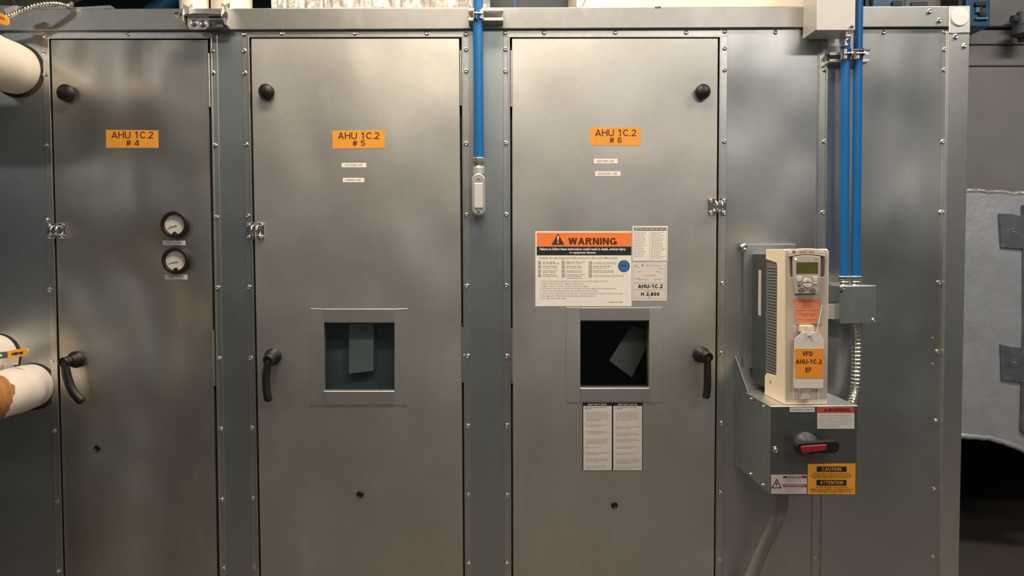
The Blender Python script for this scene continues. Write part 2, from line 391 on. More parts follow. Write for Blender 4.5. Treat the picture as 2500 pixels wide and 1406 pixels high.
# trim angles round the doors
def trim(outl, inl, inr, outr, yo, yi, name='door_trim'):
    mb = MB()
    vstrip(outl, inl, yo, 0, .003, mb); vstrip((inl[0]-4.5, inl[1]-4.5), inl, yi-4, 0, .008, mb)
    vstrip(inr, outr, yo, 0, .003, mb); vstrip(inr, (inr[0]+3, inr[1]+3), yi-2, 0, .007, mb)
    mb.build('door_trim', ZTRIM, AHU, .0007)
    xo0, xo1 = outl[0]+1, outr[0]-1
    n = 24; a, b = MB(), None
    slab([(xo0, yo), (xo1, yo-.5), (xo1, yi-3), (xo0, yi-2.5)], -.001, .0042, a)
    slab([(inl[0]-4, yi-4), (inr[0]+3, yi-4.5), (inr[0]+3, yi-.8), (inl[0]-4, yi-.3)], -.001, .0075, a)
    a.build('top_trim', ZTRIM, AHU, .0009)
trim((103, 137), T4L, T4R, (530, 551), 79, 94.5)
trim((590, 616), T5L, T5R, (1145, 1151), 77, 91.5)
trim((1228.5, 1232), T6L, T6R, (1776.5, 1764), 75, 91.5)
# black strip added to put the shade into the gap round each door
for (a, b, y) in ((T4L, T4R, 94), (T5L, T5R, 91), (T6L, T6R, 91)):
    A, A2 = down(a[0]-6, y-6, a[1]-6, -.012); B, B2 = down(b[0]+6, y-6, b[1]+6, -.012)
    C, C2 = down(a[0]+14, y+10, a[1]+14, -.012); Dd, D2 = down(b[0]-14, y+10, b[1]-14, -.012)
    C2.z = D2.z = ZB+.02; A2.z = B2.z = ZB
    MB().ring([A, B, B2, A2], [C, Dd, D2, C2], (0, .03, 0)).build('gap_shade_strip', DARKM, AHU)
# top rail, corner post and corner block
slab([(-500, 23.5), (2317, 15), (2317, 65), (-500, 76.5)], -.05, .014).build('top_rail', ZRAIL, AHU, .0015, bseg=2)
mb = vstrip((2315, 2297), (2367.5, 2340.5), 79, -.05, .014); vstrip((2310, 2293), (2314.5, 2296.5), 80, -.03, .008, mb)
mb.build('corner_post', mat('post_zinc', (.78, .77, .75), .34, 1, .03, 40), AHU, .0015, bseg=2)
slab([(2317.5, 14), (2369, 13.5), (2369, 80), (2317.5, 81)], -.05, .018).build('corner_block', ALU, AHU, .0015)
cc = at(2343, 41, .018)
MB().lathe(cc+Vector((0, .002, 0)), (0, -1, 0), [(.0285, 0), (.0285, .004), (.027, .006), (.0, .0068)], 40).build('round_cap', mat('cap_white', (.80, .77, .73), .45), AHU, smooth=True)
# access doors -----------------------------------------------------------
DF = .004
def door(l, r, yt, win, m):
    a, a2 = down(l[0], yt, l[1], DF); b, b2 = down(r[0], yt, r[1], DF); a2.z = b2.z = ZB+.01
    if win: 
        w = pq(rect(*win), DF); o = MB().ring([a, b, b2, a2], w, (0, .048, 0)).build('access_door', m, AHU, .0009)
    else: o = MB().prism([a, b, b2, a2], (0, .048, 0)).build('access_door', m, AHU, .0009)
    return o
W5 = (791, 787, 963, 955); W6 = (1417, 782, 1585, 948)
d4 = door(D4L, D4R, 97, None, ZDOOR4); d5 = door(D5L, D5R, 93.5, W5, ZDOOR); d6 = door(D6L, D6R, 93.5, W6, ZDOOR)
for n, o in ((4, d4), (5, d5), (6, d6)): ORG[o.name] = Vector((0, 0, 0))
tag(d4, 'duller door without a window'); tag(d5, 'door with a greenish window'); tag(d6, 'door with a dark window and the large warning sign')
def window(door, w, o):
    x0, y0, x1, y1 = w; X0, Y0, X1, Y1 = o
    e = 1.5
    for k, p in enumerate(([(X0, Y0), (x0, Y0+1), (x0, Y1-1), (X0, Y1)], [(x1, Y0+1), (X1, Y0), (X1, Y1), (x1, Y1-1)])):
        slab(p, DF, DF+.0025).build('window_frame', m := (ZDOOR), door, .0007)
    for p in ([(x0, Y0+1), (x1, Y0+1), (x1, y0), (x0, y0)], [(x0, y1), (x1, y1), (x1, Y1-2), (x0, Y1-2)]):
        slab(p, DF, DF+.004).build('window_frame', FRAME, door, .0009)
    slab([(x0-3, y0-3), (x1+3, y0-3), (x1+3, y1+3), (x0-3, y1+3)], -.022, -.016).build('glass_pane', GLASS, door)
    slab([(x0, y0), (x1, y0), (x1, y0+3), (x0, y0+3)], -.016, -.004).build('glazing_bead', DGREY, door)
    slab([(x0, y1-3), (x1, y1-3), (x1, y1), (x0, y1)], -.016, .0).build('glazing_bead', ZTRIM, door)
window(d5, W5, (757, 753, 995, 990)); window(d6, W6, (1383, 750, 1618, 983))
# inside the unit, seen through the two windows
p = at(878, 870, -.10)
MB().box(p.x-.30, p.x+.30, .17, .18, .4, 1.8).build('inner_partition', mat('inner_teal', (.52, .60, .60), .6, 0, .2, 4), AHU)
slab([(852, 740), (912, 740), (912, 905), (852, 912)], -.165, -.10).build('inner_channel', mat('inner_grey', (.80, .82, .78), .5, 0, .1, 6), AHU)
slab([(1541, 797), (1596, 808), (1543, 922), (1487, 880)], -.135, -.13).build('reflection_sheet', mat('reflection_grey', (.42, .38, .36), .5), AHU)  # tilted grey sheet standing in for a reflection in the dark window
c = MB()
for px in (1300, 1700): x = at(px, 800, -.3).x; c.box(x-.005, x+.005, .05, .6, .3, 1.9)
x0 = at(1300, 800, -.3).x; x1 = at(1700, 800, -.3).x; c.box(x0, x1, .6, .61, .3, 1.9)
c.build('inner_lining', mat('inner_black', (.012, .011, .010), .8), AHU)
# hinges
def hinge(door, xa, ya, xb, yb, r=.0038):
    a, b = at(xa, ya, .006), at(xb, yb, .006); n = 14; pts, rs = [], []
    for i in range(n):
        for f, q in ((.02, .8), (.06, 1), (.94, 1), (.98, .8)): pts.append(a+(b-a)*((i+f)/n)); rs.append(r*q)
    mb = MB().tube(pts, rs, 10)
    mb.box(min(a.x, b.x)-.003, max(a.x, b.x)+.003, -.004, .01, b.z, a.z)
    mb.build('hinge', ZTRIM, door, smooth=True)
hinge(d4, 509, 130, 512, 262); hinge(d4, 520.5, 808, 523, 942)
hinge(d5, 1124, 123, 1125, 258); hinge(d5, 1129, 800, 1130.5, 934)
hinge(d6, 1247.5, 123, 1248, 261); hinge(d6, 1249, 803, 1250, 936)
# knobs, plugs
for dr, x, y, r in ((d4, 167, 229, 20), (d5, 654, 226, 18.5), (d6, 1713, 226, 18)):
    p = at(x, y, DF); k = .0013*r
    MB().lathe(p+Vector((0, .002, 0)), (0, -1, 0), [(k*.72, 0), (k*.72, .010), (k, .012), (k*1.0, .022), (k*.86, .026), (k*.8, .0255), (k*.7, .028), (0, .030)], 32).build('knob', RUBBER, dr, smooth=True)
for dr, x, y, r in ((d4, 238, 1094, 8), (d5, 879, 1207, 9), (d6, 1500, 1233, 8.5)):
    p = at(x, y, DF); k = .0013*r
    MB().lathe(p+Vector((0, .002, 0)), (0, -1, 0), [(k, 0), (k, .004), (k*.75, .006), (k*.6, .0045), (0, .0045)], 24).build('hole_plug', RUBBER, dr, smooth=True)
# lever handles: hub, arm neck, curved grip
def handle(dr, hub, path, wd, dl=.062):
    H = at(*hub, DF)
    root = MB().lathe(H+Vector((0, .002, 0)), (0, -1, 0), [(.026, 0), (.026, .014), (.022, .018), (.018, .040), (.015, .046)], 28).build('handle', BLACK, dr, smooth=True)
    ORG[root.name] = Vector((0, 0, 0))
    mb = MB(); P = [at(x, y, dl) for x, y in path]
    top = P[0]
    mb.tube([H+Vector((0, -.02, 0)), H.lerp(top, .55)+Vector((0, -.008, 0)), top+Vector((0, .002, 0))], [.017, .0165, .0155], 16)
    mb.lathe(top+Vector((0, .014, 0)), (0, -1, 0), [(.016, 0), (.016, .022), (.0125, .026), (.0115, .021), (0, .021)], 24)
    # smooth path
    n = 18; pts = []
    for i in range(n):
        t = i/(n-1)*(len(P)-1); k = min(int(t), len(P)-2); f = t-k
        p0, p1, p2, p3 = P[max(k-1, 0)], P[k], P[k+1], P[min(k+2, len(P)-1)]
        pts.append(.5*((2*p1)+(p2-p0)*f+(2*p0-5*p1+4*p2-p3)*f*f+(3*p1-p0-3*p2+p3)*f**3))
    w = wd*.0013/2
    rs = [w*(.8+.2*math.sin(min(1, i/5)*1.57)) for i in range(n)]; rs[-1] = w*.7
    mb.tube(pts, rs, 14)
    mb.build('grip', BLACK, root, smooth=True)
    lb = MB().lathe(H+Vector((-.009, -.034, .016)), (-.3, -.3, .8), [(.003, 0), (.003, .001)], 10); lb.b.free()
handle(d4, (188, 877), [(158, 884), (164, 920), (178, 955), (202, 982)], 21)
handle(d5, (668, 869), [(656, 878), (650, 915), (651, 950), (656, 980)], 19)
handle(d6, (1711, 865), [(1727, 871), (1727, 905), (1727, 945), (1723, 972)], 18)
# screws ---------------------------------------------------------------------------
def screw_mesh():
    mb = MB(); mb.lathe((0, .0005, 0), (0, -1, 0), [(.0075, 0), (.0075, .0013), (.0062, .0020)], 16)
    mb.lathe((0, -.0012, 0), (0, -1, 0), [(.0050, 0), (.0050, .0042), (.0042, .0052), (.0030, .0046), (0, .0042)], 6)
    o = mb.build('screw', ZINC, None, smooth=True); me = o.data; bpy.data.objects.remove(o); return me
SM = screw_mesh()
cols = [[(107, 127), (110, 182), (112, 355), (115, 537), (121, 707), (126, 881), (133, 1052), (138, 1224), (142, 1395)],
 [(518, 124), (520, 178), (525, 355), (529, 530), (533, 702), (536, 875), (540, 1047), (543, 1219), (546, 1387)],
 [(596, 124), (597, 178), (601, 353), (605, 527), (609, 701), (612, 874), (615, 1045), (617, 1217), (619, 1385)],
 [(1138, 121), (1138, 174), (1138, 351), (1139, 525), (1140, 698), (1142, 869), (1143, 1040), (1144, 1209), (1145, 1376)],
 [(1234, 121), (1234, 174), (1235, 350), (1236, 524), (1236, 697), (1237, 869), (1237, 1039), (1238, 1209), (1238, 1375)],
 [(1769, 118), (1769, 171), (1768, 346), (1764, 692), (1762, 863), (1761, 1033), (1759, 1202), (1757, 1369)],
 [(2015, 122), (2013, 171), (2012, 346), (2008, 519), (1992, 1366)],
 [(2306, 121), (2305, 171), (2301, 346), (2296, 518), (2291, 690), (2288, 858), (2285, 1027), (2281, 1194), (2278, 1360)],
 [(107, 85), (312, 83), (512, 86), (596, 83), (689, 81), (867, 81), (1042, 81), (1137, 83), (1234, 80), (1328, 79), (1502, 79), (1675, 79), (1769, 77),
  (1893, 79), (2157, 79), (2307, 78), (5, 86)]]
def put_screw(x, y, d, parent, sc=1.0, name='screw'):
    o = link(name, SM, None, at(x, y, d)); o.rotation_euler = (0, random.uniform(0, 1), 0); o.scale = (sc, sc, sc); adopt(o, parent); return o
for k, c in enumerate(cols):
    for x, y in c: put_screw(x, y, .003 if k < 6 else (.0 if k == 7 else (.002 if k == 6 else .0042)) if not (k == 8 and x in (5, 1893, 2157, 2307)) else 0, AHU)
for x, y in ((2269, 28), (2293, 50), (2333, 90), (2354, 112)): put_screw(x, y, .014, AHU, 1.15)
for x, y in ((2277, 825), (2277, 888)): put_screw(x, y, 0, AHU, .35, 'rivet')
# padlock hasps on the door edges -----------------------------------------------------
def hasp(x0, y0, x1, y1, lab):
    xm = (x0+x1)/2+1
    r = tag(empty('padlock_hasp', at(xm, y1, .01)), lab, 'hasp', 'padlock hasps across the door gaps')
    for a, b in ((x0, xm-4), (xm+4, x1)):
        slab(rect(a, y0, b, y1), .004, .0095).build('hasp_plate', CHROME, r, .0008)
        ex = a+6 if a == x0 else b-6
        for yy in (y0+6, y1-6): put_screw(ex, yy, .0095, r, .9)
    for ym, dx in ((.5*(y0+y1), -6), (.5*(y0+y1), 7)):
        P0 = at(xm+dx, y0+8, .009); P1 = at(xm+dx, y1-8, .009); c = (P0+P1)/2; h = (P0-P1).length/2
        pts = [c+Vector((0, -.020*math.sin(t)**.7, h*math.cos(t))) for t in [math.pi*i/12 for i in range(13)]]
        MB().tube(pts, .0032, 10).build('staple', CHROME, r, smooth=True)
hasp(115, 545, 159, 582, 'small chrome hasp on the gap left of door number 4')
hasp(601, 543, 645, 584, 'small chrome hasp on the gap between the first post and door number 5')
hasp(1729, 484, 1774, 525, 'small chrome hasp on the gap right of door number 6')
# ------------------------------------------------------------------ stickers and signs on the doors
def sticker(name, pts, d, m, lab, cat, group=None, th=.0007, parent=None):
    o = slab(pts, d, d+th).build(name, m, parent); ORG[o.name] = Vector((0, 0, 0))
    if not parent: tag(o, lab, cat, group)
    return o
for n, q, t, h in (('4', [(259, 317), (386, 318), (386.5, 361), (259, 361)], (272, 321, 374, 338), (308, 341, 340, 356)),
             ('5', [(811.5, 319), (938.5, 317.5), (939, 361.5), (812, 363)], (825, 323, 926, 339.5), (861, 342, 891, 356)),
             ('6', [(1439.5, 311), (1564.5, 311), (1564, 355.5), (1439.5, 354.5)], (1453, 316, 1553, 332.5), (1488, 335, 1518, 349))):
    s = sticker('name_label', q, DF, ORANGE, {'4': 'orange name label reading AHU 1C.2 # 4 on the dull door with gauges', '5': 'orange name label reading AHU 1C.2 # 5 on the middle door', '6': 'orange name label reading AHU 1C.2 # 6 above the warning sign'}[n], 'label', 'orange door name labels')
    lettering([('AHU 1C.2', *t), ('# '+n, *h)], DF+.001, INKB, s, bold=.012)
for txt, q, lab in (('OUTSIDE AIR', (834, 397.5, 894, 408.5), 'narrow white strip label reading OUTSIDE AIR'), ('MIXED AIR', (837, 434, 889, 445), 'narrow white strip label reading MIXED AIR'),
               ('RETURN AIR', (1450, 387.5, 1508, 399), 'narrow white strip label reading RETURN AIR'), ('EXHAUST AIR', (1453, 418, 1515, 429.5), 'narrow white strip label reading EXHAUST AIR'),
               ('PRE FILTER', (397, 587, 452, 598.5), 'narrow white strip label under the upper round gauge'), ('FINAL FILTER', (402, 670, 457, 682), 'narrow white strip label under the lower round gauge')):
    s = sticker('strip_label', rect(*q), DF, PAPER, lab, 'label', 'white strip labels on the doors')
    lettering([(txt, q[0]+8, q[1]+3.4, q[2]-9, q[3]-3.2)], DF+.001, INKG, s, bold=.01)
# big warning sign
s = sticker('warning_sign', rect(1307, 564.3, 1542, 747.5), DF, PAPER, 'large white sign with orange WARNING header above the dark window', 'sign')
e = DF+.001; e2 = DF+.0013; e3 = DF+.0016
bars([rect(1310.4, 568, 1541.4, 601.3)], e, WORANGE, s, 'header_band'); bars([rect(1310.4, 602, 1541.4, 623)], e, INK, s, 'message_band')
bars([[(1362.3, 570), (1377.8, 597.4), (1346.4, 597.4)]], e2, INKB, s, 'warning_triangle')
bars([[(1360, 576.5), (1364.6, 576.5), (1363.3, 588.5), (1361.3, 588.5)], (1360.7, 590.5, 1363.8, 593.8)], e3, INKW, s, 'exclamation_mark')
lettering([('WARNING', 1387.6, 580.4, 1505.6, 597.8)], e2, INKB, s, 'header_lettering', .045)
lettering([('Failure to follow these instructions could result in death, serious injury', 1318, 604.8, 1528, 612.8), ('or equipment damage.', 1390, 613.7, 1455.5, 620.6)], e2, INKW, s, 'message_lettering', .03)
bl = [('Follow all applicable regulations and safety practices during rigging and lifting.', 1484.6), ('Inspect and test before rigging and lifting unit.', 1425), ('Riggers must be trained in current professional rigging.', 1436.4),
      ('Remember that load is held strong enough to prevent rigging from contacting unit.', 1504.3), ('Use of unit with designated lift points according to unit\'s Manual(s).', 1461),
      ('Lower center of gravity through unit lift, to prevent movement resulting in load overturning.', 1519.8), ('Use rigging and lifting techniques that keep unit stable and level.', 1455.2), ('Stay clear of unit when lifted.', 1382.4)]
ys = [686.7, 692.6, 698.6, 704.6, 710.5, 716.6, 722.4, 728.3]
lettering([("Follow all warnings and instructions in the unit's Manual(s).", 1317, 626.5, 1508, 633.4, .008)] +
          [(t, 1323.5, y-2.2, x, y+2.2, .0) for (t, x), y in zip(bl, ys)], e, INKG, s, 'body_lettering')
b = words(1484, 1521, 736, 2.6)
for y in ys: b.append((1318.5, y-.8, 1320, y+.8))
for x0, x1, yy in ((1325, 1366, [638, 642, 648.5, 652.5, 659, 663, 669, 673]), (1382.5, 1431, [638, 642, 648.5, 652.5, 659, 663, 669, 673, 677.5]), (1448.5, 1500, [648.5, 652.5, 659, 663])):
    for i, y in enumerate(yy): b += words(x0, x1, y, 2.0, random.uniform(.75, 1))
for x in list(range(1450, 1503, 5)): b += [(x, 640, x+3.6, 640.7), (x+1.4, 640, x+2, 644.2), (x, 643.6, x+3.6, 644.2)]
for x in list(range(1449, 1522, 5)): b += [(x, 671, x+3.4, 671.6), (x+1.4, 671, x+2, 675), (x, 674.4, x+3.4, 675)]
bars(b, e2, INKG, s, 'small_print')
chips = [(1313.5, 636, 1321, 676.5), (1371, 636, 1379.5, 677.5), (1437, 637, 1446, 677.5)]
bars(chips, e, mat('chip_grey', (.50, .46, .41), .6), s, 'language_column')
lettering([(t, x, y, x+5, y+3.6) for (x, L) in ((1314.7, ('EN', 'FR', 'DE', 'ES')), (1372.5, ('IT', 'NL', 'PL', 'PT')), (1439, ('JA', 'SV', 'RU', 'ZH'))) for t, y in zip(L, (639.5, 649.5, 660, 670.5))], e2, INKG, s, 'language_codes')
cx, cy = 1523.2, 649.4
bars([[(cx+14.3*math.cos(t), cy+14.3*math.sin(t)) for t in [k*math.pi/20 for k in range(40)]]], e2, SIGNBLUE, s, 'blue_disc')
bars([[(cx+11.6*math.cos(t), cy+11.6*math.sin(t)) for t in [k*math.pi/20 for k in range(40)]]], e3, mat('sign_blue_light', (.04, .16, .36), .5), s, 'blue_disc_centre')
bars([(cx-6.5, cy-5, cx-.8, cy+1.5), (cx+.8, cy-5, cx+6.5, cy+1.5)], e3+.0003, SIGNBLUE, s, 'book_symbol')
# two-column notice, upper right
s = sticker('notice_sign', [(1544, 552), (1630.3, 551.5), (1629.5, 638), (1544, 638)], DF, PAPER, 'small white two-column notice at the top right of the warning sign', 'sign')
bars([(1547.8, 555.5, 1585.5, 562.6), (1587, 555.5, 1627, 562.6)], e, mat('ink_dark_grey', (.09, .08, .07), .6), s, 'header_band')
lettering([('IMPORTANT', 1550, 557.2, 1584, 561.2), ('IMPORTANTE', 1589, 557.2, 1625.5, 561.2)], e2, PAPER, s, 'header_lettering', .04)
b = [(1585.6, 562, 1586.2, 635.5), (1547.4, 555, 1548, 636), (1626.8, 555, 1627.4, 636), (1547.4, 635.3, 1627.4, 636)]
for x0, x1, n in ((1549.5, 1583, 16), (1589.5, 1625.5, 17)):
    for i in range(n): b += words(x0, x1, 566+i*3.95, 1.7, random.uniform(.6, .98))
bars(b, e, INKG, s, 'small_print')
# unit plate sheet
s = sticker('unit_identification_sheet', [(1543, 640), (1628.5, 639.5), (1628, 734), (1543, 734)], DF, mat('paper_lilac', (.70, .64, .59), .6), 'pale sheet reading AHU-1C.2 and H 2,800 beside the warning sign', 'sign')
lettering([('AHU-1C.2', 1557.5, 694.2, 1618, 703.6), ('H 2,800', 1565, 713.6, 1610, 723.2)], e, INK, s, bold=.05)
b = [(1547, 690, 1624, 690.6), (1547, 707, 1624, 707.6), (1547, 645, 1547.5, 728), (1624, 645, 1624.5, 728), (1547, 728, 1624, 728.5)]
for x0, x1, y in ((1549, 1561, 647), (1551, 1563, 651), (1576, 1590, 647), (1594, 1613, 647), (1609, 1622, 654.5), (1557, 1566, 662), (1601, 1615, 662), (1572, 1600, 671.5), (1551, 1564, 678.5), (1596, 1616, 681), (1558, 1584, 681.5), (1575, 1600, 709.5), (1582, 1592, 725)):
    b += words(x0, x1, y, 2)
b.append([(1568.5+2.6*math.cos(k*.7), 647.5+2.6*math.sin(k*.7)) for k in range(9)])
bars(b, e, INKG, s, 'small_print')
# twin notices below the dark window
for k, (x0, x1, h1, lab) in enumerate(((1423.6, 1494, 'IMPORTANT', 'tall white notice headed IMPORTANT, the one of the pair nearer door number 5'), (1496.6, 1568, 'IMPORTANTE', 'tall white notice headed IMPORTANTE, the one of the pair nearer the door handle'))):
    s = sticker('notice_sheet', rect(x0-1.6, 983, x1+1.4, 1148.8), DF, INK, lab, 'sign', 'twin notices below the dark window')
    bars([(x0+.6, 991, x1-.4, 1148)], e, PAPER2, s, 'paper')
    lettering([(h1, x0+12, 985, x1-12, 989.6)], e, PAPER2, s, 'header_lettering', .03)
    b = []
    for y, n in (((1005, 7), (1037, 2), (1052, 3), (1072, 4), (1091, 1), (1104, 2), (1119, 3), (1138, 2)), ((1005, 7.99), (1041, 2), (1056, 3), (1071, 3), (1090, 2), (1105, 2), (1120, 4), (1139, 2)))[k]:
        b += para(x0+8, x1-4, y, int(n), 3.4, 1.5); b.append((x0+4, y, x0+5.2, y+1.3))
    bars(b, e2, INKG, s, 'small_print'); bars(para(x0+4, x1-5, 993.5, 2, 3.3, 1.8, .3), e2, mat('ink_dark_grey', (0, 0, 0)), s, 'title_print')
# ------------------------------------------------------------------ round gauges on door 4
for k, (x, y) in enumerate(((424, 548), (426.5, 636))):
    p = at(x, y, DF+.02); g = tag(empty('pressure_gauge', (p.x, -DF, p.z)), 'round black-rimmed pressure gauge, the %s of two on door 4' % ('upper', 'lower')[k], 'gauge', 'round gauges on door number 4')
    R_ = .0425
    MB().lathe((p.x, -DF+.002, p.z), (0, -1, 0), [(R_*.98, 0), (R_, .004), (R_, .018), (R_*.93, .024), (R_*.80, .024), (R_*.73, .0195), (R_*.73, .012), (0, .0119)], 48).build('bezel', RUBBER, g, smooth=True)
    MB().lathe((p.x, -DF-.0115, p.z), (0, -1, 0), [(R_*.72, 0), (R_*.72, .001)], 40).build('dial_face', FACE, g)
    mb = MB()
    for i in range(21):
        a = math.radians(215-i*12.5); r0 = R_*(.50 if i % 5 == 0 else .55); r1 = R_*.62
        c, s_ = math.cos(a), math.sin(a); n = Vector((-s_, 0, c))*.0005
        A = Vector((p.x+c*r0, -DF-.0126, p.z+s_*r0)); B = Vector((p.x+c*r1, -DF-.0126, p.z+s_*r1))
        mb.face([mb.b.verts.new(v) for v in (A+n, B+n, B-n, A-n)])
    mb.build('dial_marks', INKG, g)
    a = math.radians(200-k*8); c, s_ = math.cos(a), math.sin(a)
    mb = MB().tube([(p.x-c*.006, -DF-.0135, p.z-.004-s_*.006), (p.x+c*R_*.55, -DF-.0135, p.z-.004+s_*R_*.55)], [.0011, .0005], 6); mb.build('needle', INKG, g)
    MB().lathe((p.x, -DF-.012, p.z-R_*.68), (0, -1, 0), [(.007, 0), (.006, .006), (0, .007)], 12).build('zero_screw', RUBBER, g, smooth=True)
    bars([(x-10, y+4, x+9, y+6)], DF+.0128, INKG, g, 'dial_print')
# ------------------------------------------------------------------ blue conduits
def conduit(name, px, y0, y1, d, r, lab, ztop_=None):
    a, b = at(px[0], y0, d), at(px[1], y1, d)
    if ztop_: t = (ztop_-b.z)/(a.z-b.z); a = b+(a-b)*t
    o = MB().tube([a, b], r, 24).build(name, BLUE, None, smooth=True); ORG[o.name] = Vector((0, 0, 0))
    return tag(o, lab, 'conduit'), a, b
def fitting(parent, p, r, up=1):
    prof = [(r*1.16, 0), (r*1.16, .004), (r*.98, .006), (r*.98, .014), (r*1.2, .016), (r*1.2, .022)]
    mb = MB().lathe(p, (0, 0, up), prof, 24); mb.lathe(p+Vector((0, 0, .020*up)), (0, 0, up), [(r*1.3, 0), (r*1.3, .010), (r*1.15, .013), (r*1.05, .013)], 6)
    return mb.build('compression_fitting', ZINC, parent, .0006)
c1, a, b = conduit('blue_conduit', (1167, 1169.5), 60, 386, .045, .0152, 'single blue conduit coming down the post between doors 5 and 6', 2.75)
# conduit body (LB) at its foot
p = at(1168, 410, .045); q = at(1170, 527, .045)
cb = tag(empty('outlet_fitting', (q.x, 0, q.z)), 'pale metal conduit body with oval cover at the foot of the single blue conduit', 'conduit fitting')
fitting(cb, at(1168.5, 411, .045), .0152)
mb = MB().lathe(at(1168.5, 426, .045), (0, 0, 1), [(.0185, 0), (.0185, .022)], 24)
zt, zb_ = at(1169, 424, .05).z, q.z; hw = .0205
def oval(cx_, z0, z1, hw, y, n=10):
    o = [(cx_+hw*math.cos(t), y, z1-hw*1.0+hw*math.sin(t)) for t in [math.pi*k/n for k in range(n+1)]]
    o += [(cx_+hw*math.cos(t), y, z0+hw+hw*math.sin(t)) for t in [math.pi+math.pi*k/n for k in range(n+1)]]
    return [Vector(v) for v in o]
mb.prism(oval(p.x, zb_, zt, hw, -.064), (0, .052, 0))
mb.prism(oval(p.x, zb_+.03, zb_+.075, .014, -.02), (0, .0205, 0))
mb.build('body', mat('cast_aluminium', (.62, .60, .57), .45, .6, .05, 80), cb, .002, bseg=2)
MB().prism(oval(p.x, zb_+.003, zt-.003, hw*.98, -.0665), (0, .003, 0)).build('rim', ALU, cb, .0008)
MB().prism([Vector((p.x-.0135, -.0705, zt-.030)), Vector((p.x+.0135, -.0705, zt-.030)), Vector((p.x+.0135, -.0705, zb_+.022)), Vector((p.x-.0135, -.0705, zb_+.022))], (0, .005, 0)).build('cover_plate', mat('cover_light', (.72, .69, .67), .4, .3), cb, .003, bseg=2)
for z in (zt-.019, zb_+.012):
    MB().lathe((p.x, -.066, z), (0, -1, 0), [(.005, 0), (.005, .002), (.0035, .0035), (0, .0035)], 14).build('cover_screw', ZINC, cb, smooth=True)
# strut channel and clamp on the top rail for conduit 1
def strut(x0, x1, yt, yb, d0, d1, lab):
    a, b = at(x0, yt, d1), at(x1, yb, d1)
    o = tag(empty('strut_channel', ((a.x+b.x)/2, -d0, b.z)), lab, 'bracket')
    t = .0028; mb = MB(); y0, y1 = -d1, -d0
    mb.box(a.x, b.x, y1-t, y1, b.z, a.z).box(a.x, b.x, y0, y1-t, a.z-t, a.z).box(a.x, b.x, y0, y1-t, b.z, b.z+t)
    mb.box(a.x, b.x, y0, y0+t, a.z-.009, a.z-t).box(a.x, b.x, y0, y0+t, b.z+t, b.z+.009)
    mb.build('channel', ALU, o, .0005)
    return o, a, b
def clamp(parent, P, r, w=.020):
    """two strap halves hugging a vertical conduit at point P, with bolt"""
    mb = MB(); n = 16
    for s_ in (-1, 1):
        pts = [Vector((P.x+s_*(r+.0012)*math.cos(t), P.y-(r+.0012)*math.sin(t), P.z)) for t in [-1.2+2.55*k/n for k in range(n+1)]]
        pts.append(Vector((P.x+s_*.004, P.y-r-.012, P.z)))
        A = [mb.b.verts.new(v+Vector((0, 0, w/2))) for v in pts]; B = [mb.b.verts.new(v-Vector((0, 0, w/2))) for v in pts]
        out = [v+Vector((s_*.0018*math.cos(1), -.0016, 0)) for v in pts]
        A2 = [mb.b.verts.new(v+Vector((0, 0, w/2))) for v in out]; B2 = [mb.b.verts.new(v-Vector((0, 0, w/2))) for v in out]
        for i in range(len(pts)-1):
            mb.face([A[i], A[i+1], B[i+1], B[i]]); mb.face([A2[i], B2[i], B2[i+1], A2[i+1]])
            mb.face([A[i], A2[i], A2[i+1], A[i+1]]); mb.face([B[i], B[i+1], B2[i+1], B2[i]])
    mb.build('strap', ZINC, parent, smooth=True)
    MB().tube([P+Vector((-.014, -r-.008, 0)), P+Vector((.014, -r-.008, 0))], .0030, 8).lathe(P+Vector((.008, -r-.008, 0)), (1, 0, 0), [(.006, 0), (.006, .005)], 6).build('clamp_bolt', ZINC, parent)
so, sa, sb = strut(1143, 1229, 19, 50, .014, .055, 'short slotted strut channel on the top rail behind the single blue conduit')
x = (sa.x+sb.x)/2
P = at(1168, 33, .07); clamp(so, Vector((P.x, -.045-.006, P.z)), .0152, .026)
# second strut + brackets, top left
so2 = tag(empty('pipe_bracket', at(500, 70, .03)), 'bolted zinc strut bracket with plates on the top rail below two white pipes', 'bracket')
a, b = at(448, 33, .08), at(543, 46, .08)
mb = MB(); mb.box(a.x, b.x, -.082, -.014, a.z-.003, a.z).box(a.x, b.x, -.017, -.0141, b.z-.01, a.z)
a2, b2 = at(456, 44, .07), at(543, 50, .07); mb.box(a2.x, b2.x, -.07, -.03, a2.z-.004, a2.z)
mb.build('channel', ALU, so2, .0006)
slab([(458, 44), (509, 44), (509, 64), (500, 72), (464, 72), (458, 62)], .0145, .072).b.free()
slab([(458, 44), (509, 44), (509, 64), (500, 72), (464, 72), (458, 62)], .066, .070).build('lower_plate', ALU, so2, .0006)
slab([(458, 36), (510, 36), (510, 44), (458, 44)], .014, .07).build('lower_web', ALU, so2, .0006)
slab([(511, 44), (545, 44), (545, 66), (511, 66)], .0145, .045).build('rear_plate', ZTRIM, so2, .0006)
for (px, py) in ((474, 56), (496, 58)): put_screw(px, py, .070, so2, 1.5, 'bolt')
put_screw(518, 54, .046, so2, 1.4, 'bolt')
def gus(x0, yy, dp, w=.003):
    P = [at(x0, y, d) for y, d in yy]; X = at(x0, yy[0][0], dp).x
    return MB().prism([Vector((X, p.y, p.z)) for p in P], (w, 0, 0))
gus(447, [(9, .014), (22, .085), (36, .09), (52, .09), (66, .05), (70, .014)], .08).build('side_plate', ALU, so2, .0006)
gus(541, [(6, .014), (16, .08), (40, .09), (60, .06), (68, .014)], .08).build('side_plate', ALU, so2, .0006)
slab([(447, 9), (463, 18), (463, 34), (447, 34)], .078, .082).build('ear', ALU, so2, .0006)
